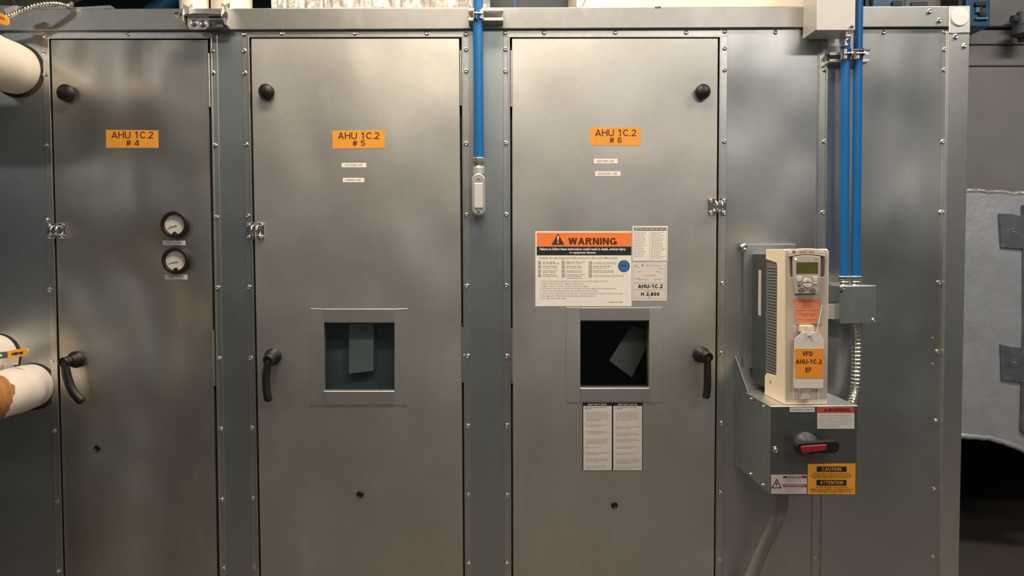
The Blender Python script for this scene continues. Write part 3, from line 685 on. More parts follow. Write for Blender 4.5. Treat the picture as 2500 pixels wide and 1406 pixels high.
slab([(540, 6), (553, 14), (557, 36), (552, 60), (548, 60), (541, 36)], .070, .074).build('ear', ALU, so2, .0006)
slab([(548, 58), (560, 69), (556, 69), (545, 60)], .014, .03).build('brace_foot', ALU, so2, .0006)
Pb = at(432, 36, .08); MB().tube([Pb, Vector((b.x+.018, Pb.y, Pb.z))], .0042, 10).lathe(Pb+Vector((-.004, 0, 0)), (1, 0, 0), [(.009, 0), (.009, .012)], 6).lathe(Vector((b.x+.008, Pb.y, Pb.z)), (1, 0, 0), [(.009, 0), (.009, .009)], 6).build('threaded_rod', ZINC, so2)
# pair of conduits on the right
cA, a_, b_ = conduit('blue_conduit', (2064, 2061), 92, 682, .055, .0135, 'blue conduit ending in a brass-tipped fitting under the top box, the one nearer the drive')
cB, a_, b2_ = conduit('blue_conduit', (2096, 2089), 10, 676, .055, .0135, 'tall blue conduit running up past the top box to the ceiling', 2.75)
so3, sa, sb = strut(2026, 2122, 127, 151, .002, .038, 'short strut channel behind the pair of blue conduits')
for P in (at(2064, 134, .055), at(2094, 134, .055)): clamp(so3, P, .0135, .030)
P = at(2080, 122, .075); MB().tube([P, P+Vector((.055, 0, 0))], .0035, 10).build('threaded_rod', ZINC, so3)
# top junction box hanging over the rail
tb = tag(empty('junction_box', at(2040, 60, .014)), 'square grey steel junction box mounted over the top rail', 'box')
A, B = at(1995, 71, .125), at(2087, 71, .125)
MB().box(A.x, B.x, -.122, -.0145, A.z, A.z+.22).build('body', mat('box_paint', (.56, .54, .52), .42, .5, .03, 20), tb, .0012)
MB().box(A.x-.001, B.x+.001, -.125, -.122, A.z-.003, A.z+.222).build('cover', mat('box_cover', (.62, .58, .55), .5, .35, .02, 20), tb, .0008)
P = at(2079, 64, .126); MB().lathe(P, (0, -1, 0), [(.0055, 0), (.0055, .003), (.003, .005)], 12).build('cover_screw', ZINC, tb, smooth=True)
f_ = at(2063, 92, .055); fitting(tb, Vector((f_.x, -.055, A.z-.034)), .0135)
# lower junction box
jb = tag(empty('junction_box', at(2095, 789, 0)), 'square galvanised junction box below the pair of blue conduits', 'box')
q = [(2051, 699), (2139, 697), (2140, 789), (2051, 790)]
slab([(2050, 698), (2137, 697), (2138, 788), (2050, 789)], .0, .078).build('body', GALB, jb, .001)
slab(q, .078, .083).build('cover', GALB, jb, .001)
for x, y in ((2057, 703), (2132, 781)): put_screw(x, y, .083, jb, .9)
MB().lathe(at(2054, 712, .0835), (0, -1, 0), [(.004, 0), (.004, .0006)], 12).build('knockout', DARKM, jb)
zt_ = at(2060, 699, .055).z
for X in (b_.x, b2_.x): fitting(jb, Vector((X, -.055, zt_)), .0150)
# bracket and label to its left
mb = slab([(2018, 690), (2050, 690), (2050, 733), (2018, 730)], .0, .03).build('side_box', ZPANEL, jb, .001)
slab([(2012, 732), (2049, 732), (2049, 780), (2012, 778)], .0, .04).build('side_cover', DGREY, jb, .001)
s = slab([(2020, 741), (2046, 742), (2046, 780), (2020, 778)], .0405, .0412).build('rating_label', PAPER2, jb); ORG[s.name] = Vector((0, 0, 0))
bars(sum([words(2023, 2044, y, 1.8, .9) for y in (745, 749, 753, 759, 763, 768, 772)], []), .0415, INKG, s, 'small_print')
# metal-clad flexible conduit dropping behind the drive box
def flex(name, pts, r, pitch, m, lab, cat, depth=.82, seg=16):
    P = [Vector(p) for p in pts]; D_ = []
    for i in range(len(P)-1):
        for k in range(12):
            f = k/12; p0, p1, p2, p3 = P[max(i-1, 0)], P[i], P[i+1], P[min(i+2, len(P)-1)]
            D_.append(.5*((2*p1)+(p2-p0)*f+(2*p0-5*p1+4*p2-p3)*f*f+(3*p1-p0-3*p2+p3)*f**3))
    D_.append(P[-1]); L = [0]
    for i in range(1, len(D_)): L.append(L[-1]+(D_[i]-D_[i-1]).length)
    out, rs = [], []; n = int(L[-1]/pitch*4); j = 0
    for k in range(n+1):
        t = L[-1]*k/n
        while j < len(L)-2 and L[j+1] < t: j += 1
        out.append(D_[j].lerp(D_[j+1], (t-L[j])/(L[j+1]-L[j]))); rs.append(r*(1 if k % 4 in (1, 2) else depth))
    o = MB().tube(out, rs, seg).build(name, m, None, smooth=True); return tag(o, lab, cat)
zf = at(2085, 789, .045)
flex('flexible_conduit', [at(2088, 788, .045), at(2091, 830, .045), at(2091, 900, .045), at(2086, 960, .05), at(2072, 1003, .09), at(2060, 1040, .145)], .0155, .0125, FLEXM, 'ribbed bare metal flexible conduit between the lower junction box and the switch box', 'conduit')
# ------------------------------------------------------------------ disconnect switch box on its shelf bracket
FD = .33
BX = tag(empty('switch_box', at(1985, 1208, 0)), 'galvanised disconnect switch box on a wall bracket under the drive', 'box')
A = at(1882, 992, FD); B = at(2090, 1207, FD)
bx0, bx1, bz0, bz1 = A.x, B.x, B.z, A.z
by = -.13
MB().box(bx0+.001, bx1-.001, -FD+.003, by, bz0+.001, bz1-.002).build('body', GALB, BX, .001)
MB().box(bx0, bx1, -FD, -FD+.003, bz0, bz1-.003).build('front_cover', mat('box_front', (.30, .31, .30), .38, 1, .08, 30), BX, .0006)
MB().box(bx0-.001, bx1+.001, -FD-.001, by+.02, bz1-.003, bz1).build('top_plate', ALU, BX, .0005)
# bracket side cheeks reaching to the wall
def cheek(X, w):
    zs = at(1802, 868, 0).z
    pts = [Vector((X, -.001, zs)), Vector((X, by, bz1+.004)), Vector((X, by, bz0)), Vector((X, -.001, bz0))]
    return MB().prism(pts, (w, 0, 0)).build('bracket_cheek', GALB, BX, .0006)
cheek(bx0, .002); cheek(bx1-.002, .002)
MB().box(bx0+.002, bx1-.002, by, -.001, bz1-.006, bz1-.003).build('shelf', ALU, BX, .0004)
MB().box(bx0+.002, bx1-.002, by, -.001, bz0, bz0+.002).build('bracket_base', GALB, BX, .0004)
for y_, z_ in ((-.16, bz1-.012), (-.27, bz1-.012), (-.16, bz0+.012), (-.27, bz0+.012)):
    MB().lathe((bx0+.001, y_, z_), (-1, 0, 0), [(.0045, 0), (.0045, .002), (.003, .004)], 12).build('side_screw', ZINC, BX, smooth=True)
put_screw(1893, 1097, FD, BX, 1.2)
# rotary handle
hub = at(1966, 1084, FD)
hd = MB().lathe(hub+Vector((0, .001, 0)), (0, -1, 0), [(.034, 0), (.034, .008), (.031, .014), (.024, .024), (.021, .040), (.019, .044)], 36).build('rotary_switch', mat('switch_grey', (.06, .065, .07), .35), BX, smooth=True); ORG[hd.name] = Vector((0, 0, 0))
g0 = at(1952, 1092, FD+.05); g1 = at(2032, 1090, FD+.05)
def cap(a, b, r0, r1, y0, y1):
    n = 10; o = [Vector((a.x-r0*math.cos(t), y0, a.z+r0*math.sin(t))) for t in [-math.pi/2+math.pi*k/n for k in range(n+1)]]
    o += [Vector((b.x+r1*math.cos(t), y0, b.z+r1*math.sin(t))) for t in [math.pi/2-math.pi*k/n for k in range(n+1)]]
    return MB().prism(o, (0, y1-y0, 0))
cap(g0, g1, .014, .018, -FD-.056, -FD-.036).build('grip', BLACK, hd, .003, bseg=2)
bars([[(1955, 1089), (1962, 1087), (2020, 1084), (2022, 1092), (2018, 1100), (1965, 1106), (1957, 1102)]], 0.0, RED, None, 'x').name = 'tmp'
bpy.data.objects.remove(bpy.data.objects['tmp'])
slab([(1955, 1091), (1962, 1089), (2018, 1085), (2020, 1092), (2017, 1100), (1965, 1106), (1957, 1103)], FD+.054, FD+.0585).build('red_insert', RED, hd, .0015)
# its stickers (lie on the box: things of their own)
E_ = FD+.0004
s = sticker('strip_label', rect(1928, 994.5, 1989, 1006), E_, PAPER2, 'small white strip label high on the switch box front', 'label'); lettering([('DISCONNECT SWITCH', 1932, 998, 1986, 1002.4)], E_+.001, INKG, s)
s = sticker('warning_label', rect(1995.5, 993.5, 2086, 1046.5), E_, PAPER2, 'small label with a red warning band beside the top corner of the switch box', 'label')
bars([(1995.5, 993.5, 2086, 1007.5)], E_+.001, mat('band_red', (.50, .07, .04), .5), s, 'header_band')
lettering([('WARNING', 2022, 996.5, 2075, 1004.5)], E_+.0013, INKB, s, 'header_lettering', .05); bars([[(2011, 1004), (2020, 1004), (2015.5, 996)]], E_+.0013, INKB, s, 'warning_triangle')
bars(para(1999, 2082, 1012, 6, 5.4, 2.2), E_+.001, mat('ink_light', (.42, .40, .38), .6), s, 'small_print')
s = sticker('shock_hazard_label', rect(1882.5, 1159, 1970, 1205.5), E_, mat('label_pink_grey', (.52, .47, .45), .6), 'white label with a lightning triangle at the lower corner of the switch box', 'label')
mb = MB(); mb.ring(pq([(1896.5, 1168), (1909, 1191.5), (1882.8, 1191.5)], E_+.0011), pq([(1896.5, 1172.5), (1905.5, 1189.5), (1886.6, 1189.5)], E_+.0011), (0, .0003, 0)); mb.build('triangle', INKB, s)
bars([[(1898, 1175), (1893, 1182), (1896, 1182.5), (1894.5, 1188), (1899.5, 1180.5), (1896.6, 1180)]], E_+.0011, INKB, s, 'lightning_bolt')
bars([(1912, 1161.5, 1969, 1167), (1912, 1182, 1969, 1188.5)], E_+.0011, mat('band_maroon', (.20, .03, .025), .5), s, 'header_band')
lettering([('WARNING', 1922, 1162.5, 1958, 1166), ('AVERTISSEMENT', 1915, 1183.5, 1965, 1187)], E_+.0014, PAPER2, s)
bars(para(1917, 1960, 1170, 3, 3.7, 1.6)+para(1917, 1960, 1191, 3, 3.7, 1.6), E_+.0011, INKG, s, 'small_print')
s = sticker('caution_label', [(1972, 1133), (2089, 1131.5), (2088, 1206.5), (1972, 1206.5)], E_+.0009, YELLOW, 'yellow label reading CAUTION and ATTENTION at the bottom of the switch box', 'label')
E2 = E_+.0019
bars([(1994, 1138.7, 2067, 1151.5), (1993.5, 1171.5, 2066.5, 1185)], E2, INK, s, 'header_band')
lettering([('CAUTION', 2007, 1141.3, 2053.5, 1149.6), ('ATTENTION', 2002, 1174, 2058.5, 1182.5)], E2+.0003, YELLOW, s, 'header_lettering', .03)
lettering([('DO NOT WELD ON THE DRIVE ENCLOSURE.', 1988, 1154.3, 2075, 1157.6), ('DISCONNECT ALL POWER BEFORE SERVICING', 1980, 1159.3, 2080, 1162.6), ('AND WAIT FIVE MINUTES AFTER POWER OFF.', 1984, 1164.2, 2075, 1167.4),
           ('NE PAS SOUDER SUR LE BOITIER.', 1992, 1187.6, 2070, 1191), ('DEBRANCHER AVANT TOUT ENTRETIEN ET', 1976, 1193, 2084, 1196.4), ('ATTENDRE CINQ MINUTES.', 1980, 1198.2, 2080, 1201.4)], E2, INKB, s, 'small_lettering', .01)
# ------------------------------------------------------------------ variable frequency drive
V = tag(empty('drive_controller', Vector((at(1969, 975, .31).x, -.2, bz1))), 'cream wall-mounted motor drive controller with keypad standing on the switch box', 'controller')
vf = .31; L_ = at(1916, 800, vf).x; R__ = at(2021, 800, vf).x; zb2 = bz1+.001; zt2 = at(1970, 611, vf).z
def side_profile():   # (depth, z): cream cover with the cut-out for the cooling louvres
    zt, zb = zt2, zb2
    return [(.312, zb), (.312, zt-.004), (.300, zt+.004), (.15, zt+.004), (.15, zt-.026), (.24, zt-.036), (.246, zt-.046), (.246, zb+.077), (.235, zb+.070), (.165, zb+.066), (.15, zb+.058), (.15, zb)]
MB().prism([Vector((L_, -d, z)) for d, z in side_profile()], (R__-L_, 0, 0)).build('cover', CREAM, V, .0012)
MB().box(L_+.003, R__-.003, -.247, -.1495, zb2+.03, zt2-.02).build('core', mat('core_grey', (.16, .16, .155), .5), V)
mb = MB(); z = zb2+.074
while z < zt2-.046:
    mb.prism([Vector((L_+.0005, -.243, z)), Vector((L_+.0005, -.243, z+.0045)), Vector((L_+.0005, -.162, z+.0045)), Vector((L_+.0005, -.162, z))], (.004, 0, -.003)); z += .0088
mb.build('louvres', mat('louvre_grey', (.23, .225, .215), .5), V)
tag(V.children[-1], kind='stuff')
MB().box(L_+.004, R__-.004, -.1495, -.02, zb2+.02, zt2-.01).build('heatsink', mat('heatsink_metal', (.34, .37, .38), .35, 1, .1, 30), V, .001)
MB().box(at(1812, 603, 0).x, R__+.02, -.019, -.001, zb2+.06, at(1815, 597, 0).z).build('mounting_plate', GALB, V, .001)
MB().box(L_+.0037, L_+.0042, -.10, -.075, zt2-.20, zt2-.06).build('side_label', PAPER2, V)
put_screw(1815, 604, .0195, V, 1.7, 'bolt')
P = Vector((L_, -.20, zb2+.045)); MB().lathe(P+Vector((.001, 0, 0)), (-1, 0, 0), [(.004, 0), (.004, .0016), (0, .0017)], 12).build('cover_screw', DGREY, V)
# front moulding: a skin with a curved head, its weaker light put into a greyer colour than the side
def arc(x0, x1, ye, yc, n=12): return [(x0+(x1-x0)*k/n, ye-(ye-yc)*(1-(2*k/n-1)**2)) for k in range(n+1)]
vff = .314
slab(arc(1917, 2021, 611, 606)+[(2020, 974), (1917, 977)], .311, vff).build('front_skin', FRONTP, V, .0012)
slab(arc(1928, 2014, 615, 608)+arc(2014, 1928, 627, 621), .313, .322).build('brow', mat('brow_plastic', (.60, .51, .44), .45), V, .001)
bars(words(1953, 1972, 613.6, 3.4)+words(1975, 1990, 613.6, 3.4), .3225, mat('ink_taupe', (.19, .13, .10), .5), V, 'small_print'); bars([[(1934, 612), (1942, 612), (1941.5, 617), (1938.5, 619), (1935.5, 616)]], .3225, mat('ink_taupe', (0, 0, 0)), V, 'emblem')
for q in ([(1927.5, 626), (1937.5, 623), (1937.5, 668), (1934, 681), (1929, 672)], [(2004, 623), (2013.5, 626), (2013, 668), (2009, 678), (2004, 674)]):
    slab(q, .3135, .3150).build('recess', mat('recess_brown', (.15, .095, .06), .6), V)
# lower cover (tapered apron)
slab([(1928.5, 676), (2013.5, 676), (2011, 700), (2003, 792), (1943, 792), (1932, 700)], .313, .3165).build('apron', mat('apron_plastic', (.50, .43, .37), .45), V, .001)
kp = slab(arc(1936.5, 2004.5, 627, 623)+[(2003, 680), (1996.5, 716), (1943, 717.5), (1938, 680)], .315, .325).build('keypad', KEYP, V, .0016, bseg=2); ORG[kp.name] = Vector((0, 0, 0))
slab([(1944.5, 640), (1997.5, 640), (1997, 667), (1944.5, 667.5)], .3245, .3258).build('screen', LCD, kp)
MB().lathe(at(1943, 632.5, .325), (0, -1, 0), [(.0028, 0), (.0024, .0012), (0, .0015)], 12).build('indicator_lamp', mat('led', (1, .85, .45), .4, emit=1.5), kp, smooth=True)
lettering([('HVAC', 1987.5, 630, 1998, 633.5, .03)], .3256, INKG, kp, 'keypad_lettering')
BT = mat('button_plastic', (.66, .60, .53), .4); BD = mat('button_dark', (.18, .15, .12), .5)
slab([(1944.5, 676), (1960, 675), (1957, 686), (1947, 688)], .3245, .3275).build('button', BT, kp, .0008)
slab([(1983.5, 675), (1998, 676), (1995, 688), (1987, 686)], .3245, .3275).build('button', BT, kp, .0008)
cxn, cyn = 1972, 691
for s_ in (-1, 1):
    slab([(cxn+10.5*math.cos(t), cyn+s_*1.4+s_*10*math.sin(t)) for t in [math.pi*k/10 for k in range(11)]], .3245, .329).build('arrow_button', BT, kp, .0009)
    bars([[(cxn-1.8, cyn+s_*4.6), (cxn+1.8, cyn+s_*4.6), (cxn, cyn+s_*7.4)]], .3294, BD, kp, 'arrow_mark')
for (x, y, rx, ry, m_) in ((1951.5, 695.5, 4, 3.4, BD), (1991.5, 691, 4.6, 3.2, BT), (1956.5, 707, 8.5, 5, BD), (1985.5, 708, 7, 5, BD)):
    slab([(x+rx*math.cos(t), y+ry*math.sin(t)) for t in [2*math.pi*k/16 for k in range(16)]], .3245, .3272).build('button', m_, kp, .0006)
# orange caution print on the apron
s = slab([(1937.5, 729), (2006.5, 729), (1995.5, 789.5), (1945, 788)], .3165, .3171).build('caution_plate', mat('plate_orange', (.74, .26, .12), .5), V); ORG[s.name] = Vector((0, 0, 0))
b = []
for y, a0, a1 in ((732, 1952, 1990), (736, 1952, 1990), (741, 1960, 1982), (745, 1958, 1984), (749, 1960, 1980), (756.5, 1946, 1998), (765, 1950, 1996), (769, 1960, 1990), (779, 1950, 1992), (783.5, 1960, 1984)): b += words(a0, a1, y, 1.9)
bars(b, .3174, mat('ink_rust', (.35, .09, .03), .5), s, 'small_print')
slab([(1935, 797), (1943, 792), (1950, 792), (1950, 976), (1935, 977)], .3135, .3150).build('lower_moulding', mat('apron_plastic', (0, 0, 0)), V, .0006)
slab([(1954, 950), (1980, 950), (1980, 977), (1954, 978)], .3135, .330).build('cable_spigot', mat('brow_plastic', (0, 0, 0)), V, .004, bseg=2)
for xx in (1937, 1996): slab([(xx, 948), (xx+1.5, 948), (xx+1.5, 974), (xx, 974)], .3135, .3158).build('rib', CREAM, V)
# hanging equipment tag
tg = tag(empty('equipment_tag', at(1972, 812, .333)), 'white plastic tag reading VFD AHU-1C.2 EF tied to the drive front', 'tag')
slab([(1959, 810.5), (1997, 810.5), (2012, 828), (2010.5, 945), (2007, 948.5), (1940, 948.5), (1937, 945), (1939.5, 828)], .331, .3335).build('plate', TAGW, tg, .001, bseg=2)
slab([(1955, 796), (1957, 794.5), (1986, 794.5), (1988, 796), (1988, 811.5), (1955, 811.5)], .3165, .332).build('hanger_tab', mat('tab_cream', (.86, .74, .50), .45), tg, .0012)
s = slab(rect(1940.5, 851, 2011, 923), .3335, .3341).build('orange_sticker', ORANGE2, tg); ORG[s.name] = Vector((0, 0, 0))
lettering([('VFD', 1959, 857.5, 1984, 868.5), ('AHU-1C.2', 1942.5, 877, 2006, 888), ('EF', 1966.5, 897, 1981, 908)], .3345, INKB, s, bold=.035)
MB().lathe(at(1976.5, 818, .3335), (0, -1, 0), [(.005, 0), (.0045, .004), (.002, .005)], 14).tube([at(1973, 796, .334), at(1975, 808, .337), at(1976.5, 818, .337)], .0018, 8).tube([at(1994, 812, .3345), at(2000, 780, .325), at(2007, 744, .319)], .0009, 6).build('tie', TAGW, tg, smooth=True)
# grey flexible conduit leaving the box downwards
zb3 = bz0-.0015
pts = [Vector((at(1905, 1209, .25).x, -.25, zb3)), at(1908, 1232, .22), at(1893, 1280, .18), at(1866, 1335, .13), at(1838, 1400, .09)]
e_ = pts[-1]; pts += [e_+Vector((-.035, .02, -.12)), e_+Vector((-.05, .03, -.28)), Vector((e_.x-.05, e_.y+.03, .0))]
P = [Vector(p) for p in pts]; out = []
for i in range(len(P)-1):
    for k in range(8):
        f = k/8; p0, p1, p2, p3 = P[max(i-1, 0)], P[i], P[i+1], P[min(i+2, len(P)-1)]
        out.append(.5*((2*p1)+(p2-p0)*f+(2*p0-5*p1+4*p2-p3)*f*f+(3*p1-p0-3*p2+p3)*f**3))
out.append(P[-1])
tag(MB().tube(out, .0185, 20).build('liquidtight_conduit', FLEXG, None, smooth=True), 'smooth grey flexible conduit curving down from the switch box', 'conduit')
# ------------------------------------------------------------------ insulated pipes coming out of the unit at the left
def pipe(name, c, r, out, lab, mtl=JACKET):
    # straight out of the unit, then an elbow and a run along the aisle to the side wall
    C = at(*c, 0); o = tag(empty(name, C), lab, 'pipe', 'white insulated pipes at the left of the unit'); pts = []; R0 = .16
    for k in range(11): pts.append(C+Vector((0, -.001-(out-R0)*k/10, 0)))
    for k in range(1, 11):
        a = math.pi/2*k/10; pts.append(C+Vector((-R0*(1-math.cos(a)), -(out-R0)-R0*math.sin(a), 0)))
    x0 = pts[-1].x
    for k in range(1, 21): pts.append(Vector((x0+(-3.99-x0)*k/20, pts[-1].y, C.z)))
    rs = [r*(1+.02*math.sin(1.7*k+c[1])) for k in range(len(pts))]; rs[0] = r*.97; rs[1] = r
    MB().tube(pts, rs, 36).build('jacket', mtl, o, smooth=True)
    MB().lathe(C+Vector((.004, .002, -.003)), (0, -1, 0), [(r*1.07, 0), (r*1.07, .004), (r*1.0, .005)], 36).build('gap_shadow_ring', mat('gap_shadow_dark', (.035, .025, .02), .8), o)  # dark ring, offset down and right, painting the shadowed gap round the pipe
    return o, C
p1, C1 = pipe('insulated_pipe', (40, 170), .078, .50, 'white jacketed pipe high up, left of door number 4')
p2, C2 = pipe('insulated_pipe', (79, 941), .070, .58, 'white jacketed pipe with a torn brown insulation end')
p3, C3 = pipe('insulated_pipe', (-6, 866), .066, .38, 'white jacketed pipe just above the torn one, with a loose flap')
# exposed brown insulation sleeve further out on pipe 2
dB = .21
mb = MB(); n = 40; seg = 6; rings = []
for j in range(4):
    ring = []
    for k in range(n):
        a = 2*math.pi*k/n; y = -(dB+.045*j)+(random.uniform(-.008, .008)+.014*math.sin(3*a) if j == 0 else 0)
        r_ = .070*(1.05 if j else 1.035)+random.uniform(-.0015, .0015)
        ring.append(mb.b.verts.new((C2.x+r_*math.cos(a), y, C2.z+r_*math.sin(a))))
    rings.append(ring)
for j in range(3):
    for k in range(n): mb.face([rings[j][k], rings[j][(k+1) % n], rings[j+1][(k+1) % n], rings[j+1][k]])
mb.build('torn_insulation', BROWN, p2, smooth=True)
slab([(0, 868), (40, 864), (45, 872), (43, 891), (20, 889), (0, 892)], .078, .081).build('loose_flap', JACKET, p3, .001)
# yellow valve tag on its strap
vt = tag(empty('valve_tag', at(20, 862, .11)), 'small yellow valve tag with black print on a grey strap', 'tag')
slab([(-20, 862), (18, 858), (18, 874), (-20, 878)], .108, .111).build('strap', mat('strap_grey', (.10, .10, .11), .5), vt, .0006)
MB().lathe(at(2, 868, .111), (0, -1, 0), [(.004, 0), (.003, .003), (0, .0035)], 12).build('rivet', PAPER, vt, smooth=True)
slab([(17, 857), (60, 849.5), (66, 850.5), (69, 856), (67, 864), (62, 868), (18, 876)], .109, .114).build('tag_plate', mat('tag_yellow', (.93, .45, .04), .45), vt, .0012)
bars([[(29, 861.5), (33, 861), (33, 867), (29, 867.5)], [(34, 860.5), (44, 859), (44, 865.5), (34, 867)], [(46, 859.5), (56, 858), (56, 863.5), (46, 865)]], .1146, INK, vt, 'tag_print')
# upper left flexible conduit with connector and yellow tag
flex('flexible_conduit', [at(-60, 60, .10), at(0, 46, .10), at(30, 37, .10), at(62, 22, .10), at(95, 12, .09), at(130, 9, .07), at(157, 13, .04), at(166, 15, .03), at(171, 14, -.02), at(174, 10, -.10)], .0085, .0085, FLEXM, 'ribbed metal flexible conduit arching over the top rail', 'conduit', .78)
tb2 = tag(empty('conduit_connector', at(22, 40, .09)), 'pale metal connector block at the end of the arching flexible conduit', 'conduit fitting')
slab([(6, 22), (33, 12), (42, 14), (38, 24), (24, 36), (18, 42)], .085, .105).build('block', mat('cast_aluminium', (0, 0, 0)), tb2, .002)
vt2 = tag(empty('valve_tag', at(5, 45, .12)), 'yellow looped tag near the arching metal conduit', 'tag')
slab([(-26, 20), (2, 32), (18, 42), (22, 50), (22, 58), (18, 62), (10, 61), (-10, 54), (-30, 46)], .117, .121).build('tag_plate', mat('tag_yellow', (0, 0, 0)), vt2, .001)
slab([(-2, 37), (11, 44), (12, 49), (-2, 45)], .1205, .1215).build('tag_window', mat('tag_rust', (.55, .16, .02), .5), vt2)
# ------------------------------------------------------------------ things behind and above the unit
RB = .5
def topz(y=0.): return ztop
# white riser pipes behind the rail
for k, (x0, x1, lab) in enumerate(((425, 497, 'white vertical riser pipe behind the top rail, the one nearer door 4'), (499, 600, 'wider white vertical riser pipe behind the top rail, the one nearer door 5'))):
    dd = -.06; a, b = at(x0, 12, dd), at(x1, 12, dd); r = (b.x-a.x)/2-.001
    o = tag(empty('riser_pipe', ((a.x+b.x)/2, -dd+r, ztop-.012)), lab, 'pipe', 'white riser pipes on the unit roof')
    MB().lathe(((a.x+b.x)/2, -dd+r, ztop-.012), (0, 0, 1), [(r, 0), (r, .5), (r*1.02, .5), (r*1.02, .55), (r, .55), (r, 1.08)], 36).build('jacket', JACKET, o, smooth=True)
    MB().lathe(((a.x+b.x)/2, -dd+r, ztop-.012), (0, 0, 1), [(r*1.005, 0), (r*1.005, .012)], 36).build('collar', ALU, o)
# blue pipe crossing behind
bp = MB().tube([at(330, 60, -.55), at(400, 16, -.55), at(470, -70, -.6)], .035, 20).build('blue_pipe', DBLUE, None, smooth=True); tag(bp, 'slanting blue pipe behind the white riser pipes', 'pipe')
# grey round-bottomed duct upper left
gd = tag(empty('round_duct', at(50, -60, -.35)), 'grey sheet metal duct crossing above the top rail at the far corner', 'duct')
MB().tube([at(-300, -110, -.3), at(100, -128, -.3), at(180, -150, -.34), at(330, -220, -.5)], [.20, .20, .19, .18], 40).build('duct_body', DUCTG, gd, smooth=True)
MB().tube([at(38, -118, -.3), at(42, -118.5, -.3)], [.207, .207], 40).build('duct_seam', DUCTG, gd, smooth=True)
slab([(-60, 9), (0, 12), (180, 17), (268, 12), (282, 22), (-60, 30)], -.12, -.06).build('flat_bar', ZPOST, gd, .002)
# crumpled foil-wrapped duct on the roof
fw_ = tag(empty('foil_wrapped_duct', at(915, 15, -.2)), 'crumpled shiny foil-wrapped duct lying on the unit roof', 'duct')
def lump(x0, x1, z0, h, y0, y1, m, nm, par, amp=.012, nx=60, nz=12):
    mb = MB(); G = []
    for i in range(nx+1):
        row = []
        for j in range(nz+1):
            x = x0+(x1-x0)*i/nx; t = j/nz
            if t < .5: y = y0+.02*(1-math.sin(math.pi*t)); z = z0+h*t*2
            else: y = y0+(y1-y0)*(t-.5)*2; z = z0+h
            edge = 0 if (j == 0 or i in (0, nx)) else 1
            row.append(mb.b.verts.new((x+random.uniform(-1, 1)*amp*.3*edge, y+random.uniform(-1, 1)*amp*edge, z+random.uniform(-1, 1)*amp*.5*edge)))
        G.append(row)
    for i in range(nx):
        for j in range(nz): mb.face([G[i][j], G[i+1][j], G[i+1][j+1], G[i][j+1]])
    for i in (0, nx): mb.face([v for v in G[i]] + [mb.b.verts.new((G[i][0].co.x, y1, z0))])
    mb.build(nm, m, par)
a = at(657, 10, -.06); b = at(1196, 10, -.06); lump(a.x, b.x, ztop-.011, .25, .07, .42, CRUMP, 'foil_wrap', fw_)
# cream insulated plenum
a = at(1412, 10, -.05); b = at(1983, 10, -.05)
cp_ = tag(empty('insulated_plenum', ((a.x+b.x)/2, .3, ztop-.012)), 'cream insulated plenum box on the unit roof beside the junction box', 'duct')
MB().box(a.x, b.x, .055, .42, ztop-.011, ztop+.35).build('insulation', CANVAS, cp_, .012, bseg=3)
slab([(1408, -20), (1436, -20), (1420, 17), (1408, 17)], -.055, -.046).build('torn_edge', PAPER, cp_, .002)
MB().box(a.x+.25, b.x, .046, .0505, ztop+.0, ztop+.02).build('tape_band', mat('tape_lilac', (.62, .58, .56), .5), cp_)
# dark equipment panel between foil and plenum
a = at(1232, 5, -.45); b = at(1418, 5, -.45)
de = tag(empty('dark_panel_box', ((a.x+b.x)/2, .5, ztop-.012)), 'dark slate equipment panel on the roof between foil duct and cream plenum', 'box')
MB().box(a.x-.1, b.x+.1, .46, .7, ztop-.012, ztop+.5).build('body', mat('slate', (.045, .055, .065), .5), de, .004)
MB().box(a.x+.03, a.x+.045, .452, .462, ztop-.01, ztop+.48).build('seam', DBLUE, de)
# notch mark on the rail top
slab([(1599, 16), (1614, 15.5), (1614, 19), (1599, 19.5)], .012, .0155).build('rail_clip', DGREY, AHU)
# duct run behind the right end, with standing seams
rd = tag(empty('rectangular_duct', (2.3, .9, 1.9)), 'big flat grey duct with horizontal seams behind the right-hand corner post', 'duct')
yb = -.85
def bz(y): return at(2420, y, yb).z
x0 = at(2090, 100, yb).x; x1 = 3.6
for i, (ya, yb_, dd) in enumerate(((-300, 64, .0), (71, 106, .012), (108, 158, .018), (163, 520, .0))):
    MB().box(x0, x1, -yb+dd, -yb+.6, bz(yb_), bz(ya)).build('duct_panel', DUCTG, rd, .003)
MB().box(x0, x1, -yb+.03, -yb+.55, bz(480), bz(-280)).build('duct_core', mat('seam_dark', (.03, .035, .045), .7), rd)
MB().box(at(2352, 700, -.82).x, x1, .80, 1.4, bz(1066), bz(500)).build('lower_duct', DUCTG, rd, .004)
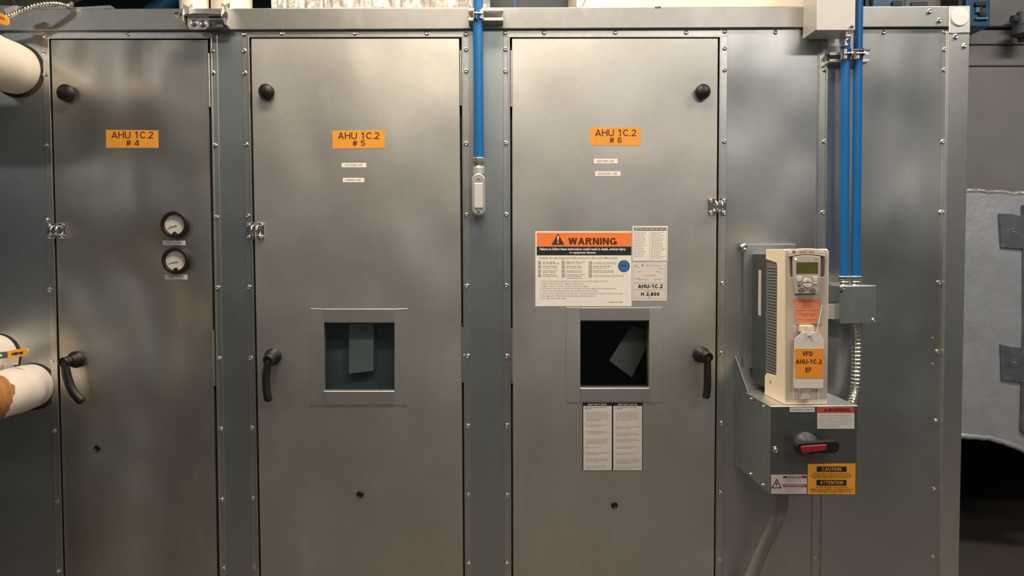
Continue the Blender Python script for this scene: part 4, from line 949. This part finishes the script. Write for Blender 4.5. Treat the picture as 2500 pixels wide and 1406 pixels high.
# foil faced insulation board below it
fb = tag(empty('foil_insulation_wrap', (2.3, .7, 1.0)), 'silver foil insulation board hanging beside the corner post with taped patches', 'insulation')
mb = MB(); n = 24; ya = -.72; top, bot = [], []
for k in range(n+1):
    x = 2330+(2620-2330)*k/n; yt_ = 463+(3 if k % 5 == 2 else 0)+(x-2345)*.06+random.uniform(-1, 1); yb_ = 1064+max(0, (x-2345))*.27-14*math.sin((x-2345)/60)+random.uniform(-1.5, 1.5)
    top.append(at(x, yt_, ya)); bot.append(at(x, yb_, ya))
G = []
for k in range(n+1):
    G.append([mb.b.verts.new(top[k].lerp(bot[k], j/14)+Vector((0, -.012*math.sin(math.pi*j/14)+random.uniform(-.0015, .0015), 0))) for j in range(15)])
bk = [[mb.b.verts.new(G[k][j].co+Vector((0, .05, 0))) for j in (0, 14)] for k in range(n+1)]
for k in range(n):
    for j in range(14): mb.face([G[k][j], G[k+1][j], G[k+1][j+1], G[k][j+1]])
    mb.face([bk[k][0], bk[k][1], bk[k+1][1], bk[k+1][0]]); mb.face([G[k][0], bk[k][0], bk[k+1][0], G[k+1][0]]); mb.face([G[k][14], G[k+1][14], bk[k+1][1], bk[k][1]])
mb.build('foil_board', FOIL, fb, smooth=True)
mb = MB(); mb.tube([p+Vector((0, .005, 0)) for p in bot], .012, 10); mb.build('bottom_fold', FOIL, fb, smooth=True)
mb = MB(); mb.tube([p+Vector((0, .005, 0)) for p in top], .009, 10); mb.build('top_fold', CRUMP, fb, smooth=True)
for q in ([(2441, 521), (2470, 522), (2505, 530), (2530, 532), (2530, 610), (2444, 604)], [(2442, 840), (2470, 847), (2530, 851), (2530, 938), (2446, 929)]):
    slab(q, ya+.005, ya+.018).build('tape_patch', FOILD, fb, .001)
    P = at(q[0][0]+35, q[0][1]+46, ya+.018); MB().lathe(P+Vector((0, .001, 0)), (0, -1, 0), [(.018, 0), (.016, .003), (.004, .003), (.003, .006)], 24).build('pin_washer', ZINC, fb, smooth=True)
slab([(2498, 500), (2530, 502), (2530, 1080), (2493, 1050)], ya+.004, ya+.016).build('edge_strip', FOILD, fb, .001)
# blue valve boxes on the duct
for k, (q, lab) in enumerate(((( 2130, -40, 2213, 22), 'blue box above the top rail between junction box and corner block'), ((2358, -40, 2419, 66), 'blue box with small black parts right beside the corner block'))):
    a, b = at(q[0], q[3], -.70), at(q[2], q[1], -.70)
    o = tag(empty('blue_equipment_box', ((a.x+b.x)/2, .8, a.z)), lab, 'box', 'blue boxes on the grey duct')
    MB().box(a.x, b.x, .70, .85, a.z, b.z).build('body', DBLUE, o, .006, bseg=2)
    MB().box(a.x-.02, a.x, .72, .85, a.z+.01, b.z).build('edge', BLACK, o, .002)
    if k == 1:
        for q2, m_ in (((2382, 4, 2410, 14), BLACK), ((2392, 15, 2400, 38), BLACK), ((2392, 31, 2408, 39), BLACK), ((2383, 41, 2414, 47), mat('blue_grey_part', (.08, .2, .3), .4)), ((2384, 17, 2392, 30), mat('blue_grey_part', (0, 0, 0)))):
            slab(rect(*q2), -.701, -.688).build('latch', m_, o, .001)
    else: slab(rect(2180, 2, 2202, 14), -.701, -.688).build('latch', BLACK, o, .001)
a = at(2228, 14, -.83); b = at(2268, 3, -.83)
o = tag(empty('small_dark_plate', ((a.x+b.x)/2, .84, a.z)), 'small dark plate on the grey duct between the two blue boxes', 'plate'); MB().box(a.x, b.x, .838, .8505, a.z, b.z).build('plate', mat('slate', (0, 0, 0)), o, .002)
o = tag(empty('pipe_valve', at(2492, 95, -.8)), 'dark valve and fitting at the upper corner beyond the unit', 'valve')
MB().tube([at(2495, 30, -.8), at(2497, 100, -.79)], .02, 14).lathe(at(2497, 92, -.77), (0, 0, 1), [(.018, 0), (.045, .012), (.04, .045), (.018, .055)], 16).tube([at(2470, 47, -.8), at(2540, 44, -.8)], .016, 12).build('valve_body', mat('slate', (0, 0, 0)), o, smooth=True)

for o in list(bpy.data.objects):
    if o.parent and o.type == 'MESH' and o.name.split('.')[0] in ('body_lettering', 'small_print', 'small_lettering', 'title_print', 'dial_marks', 'message_lettering', 'language_codes', 'keypad_lettering'):
        o['kind'] = 'stuff'
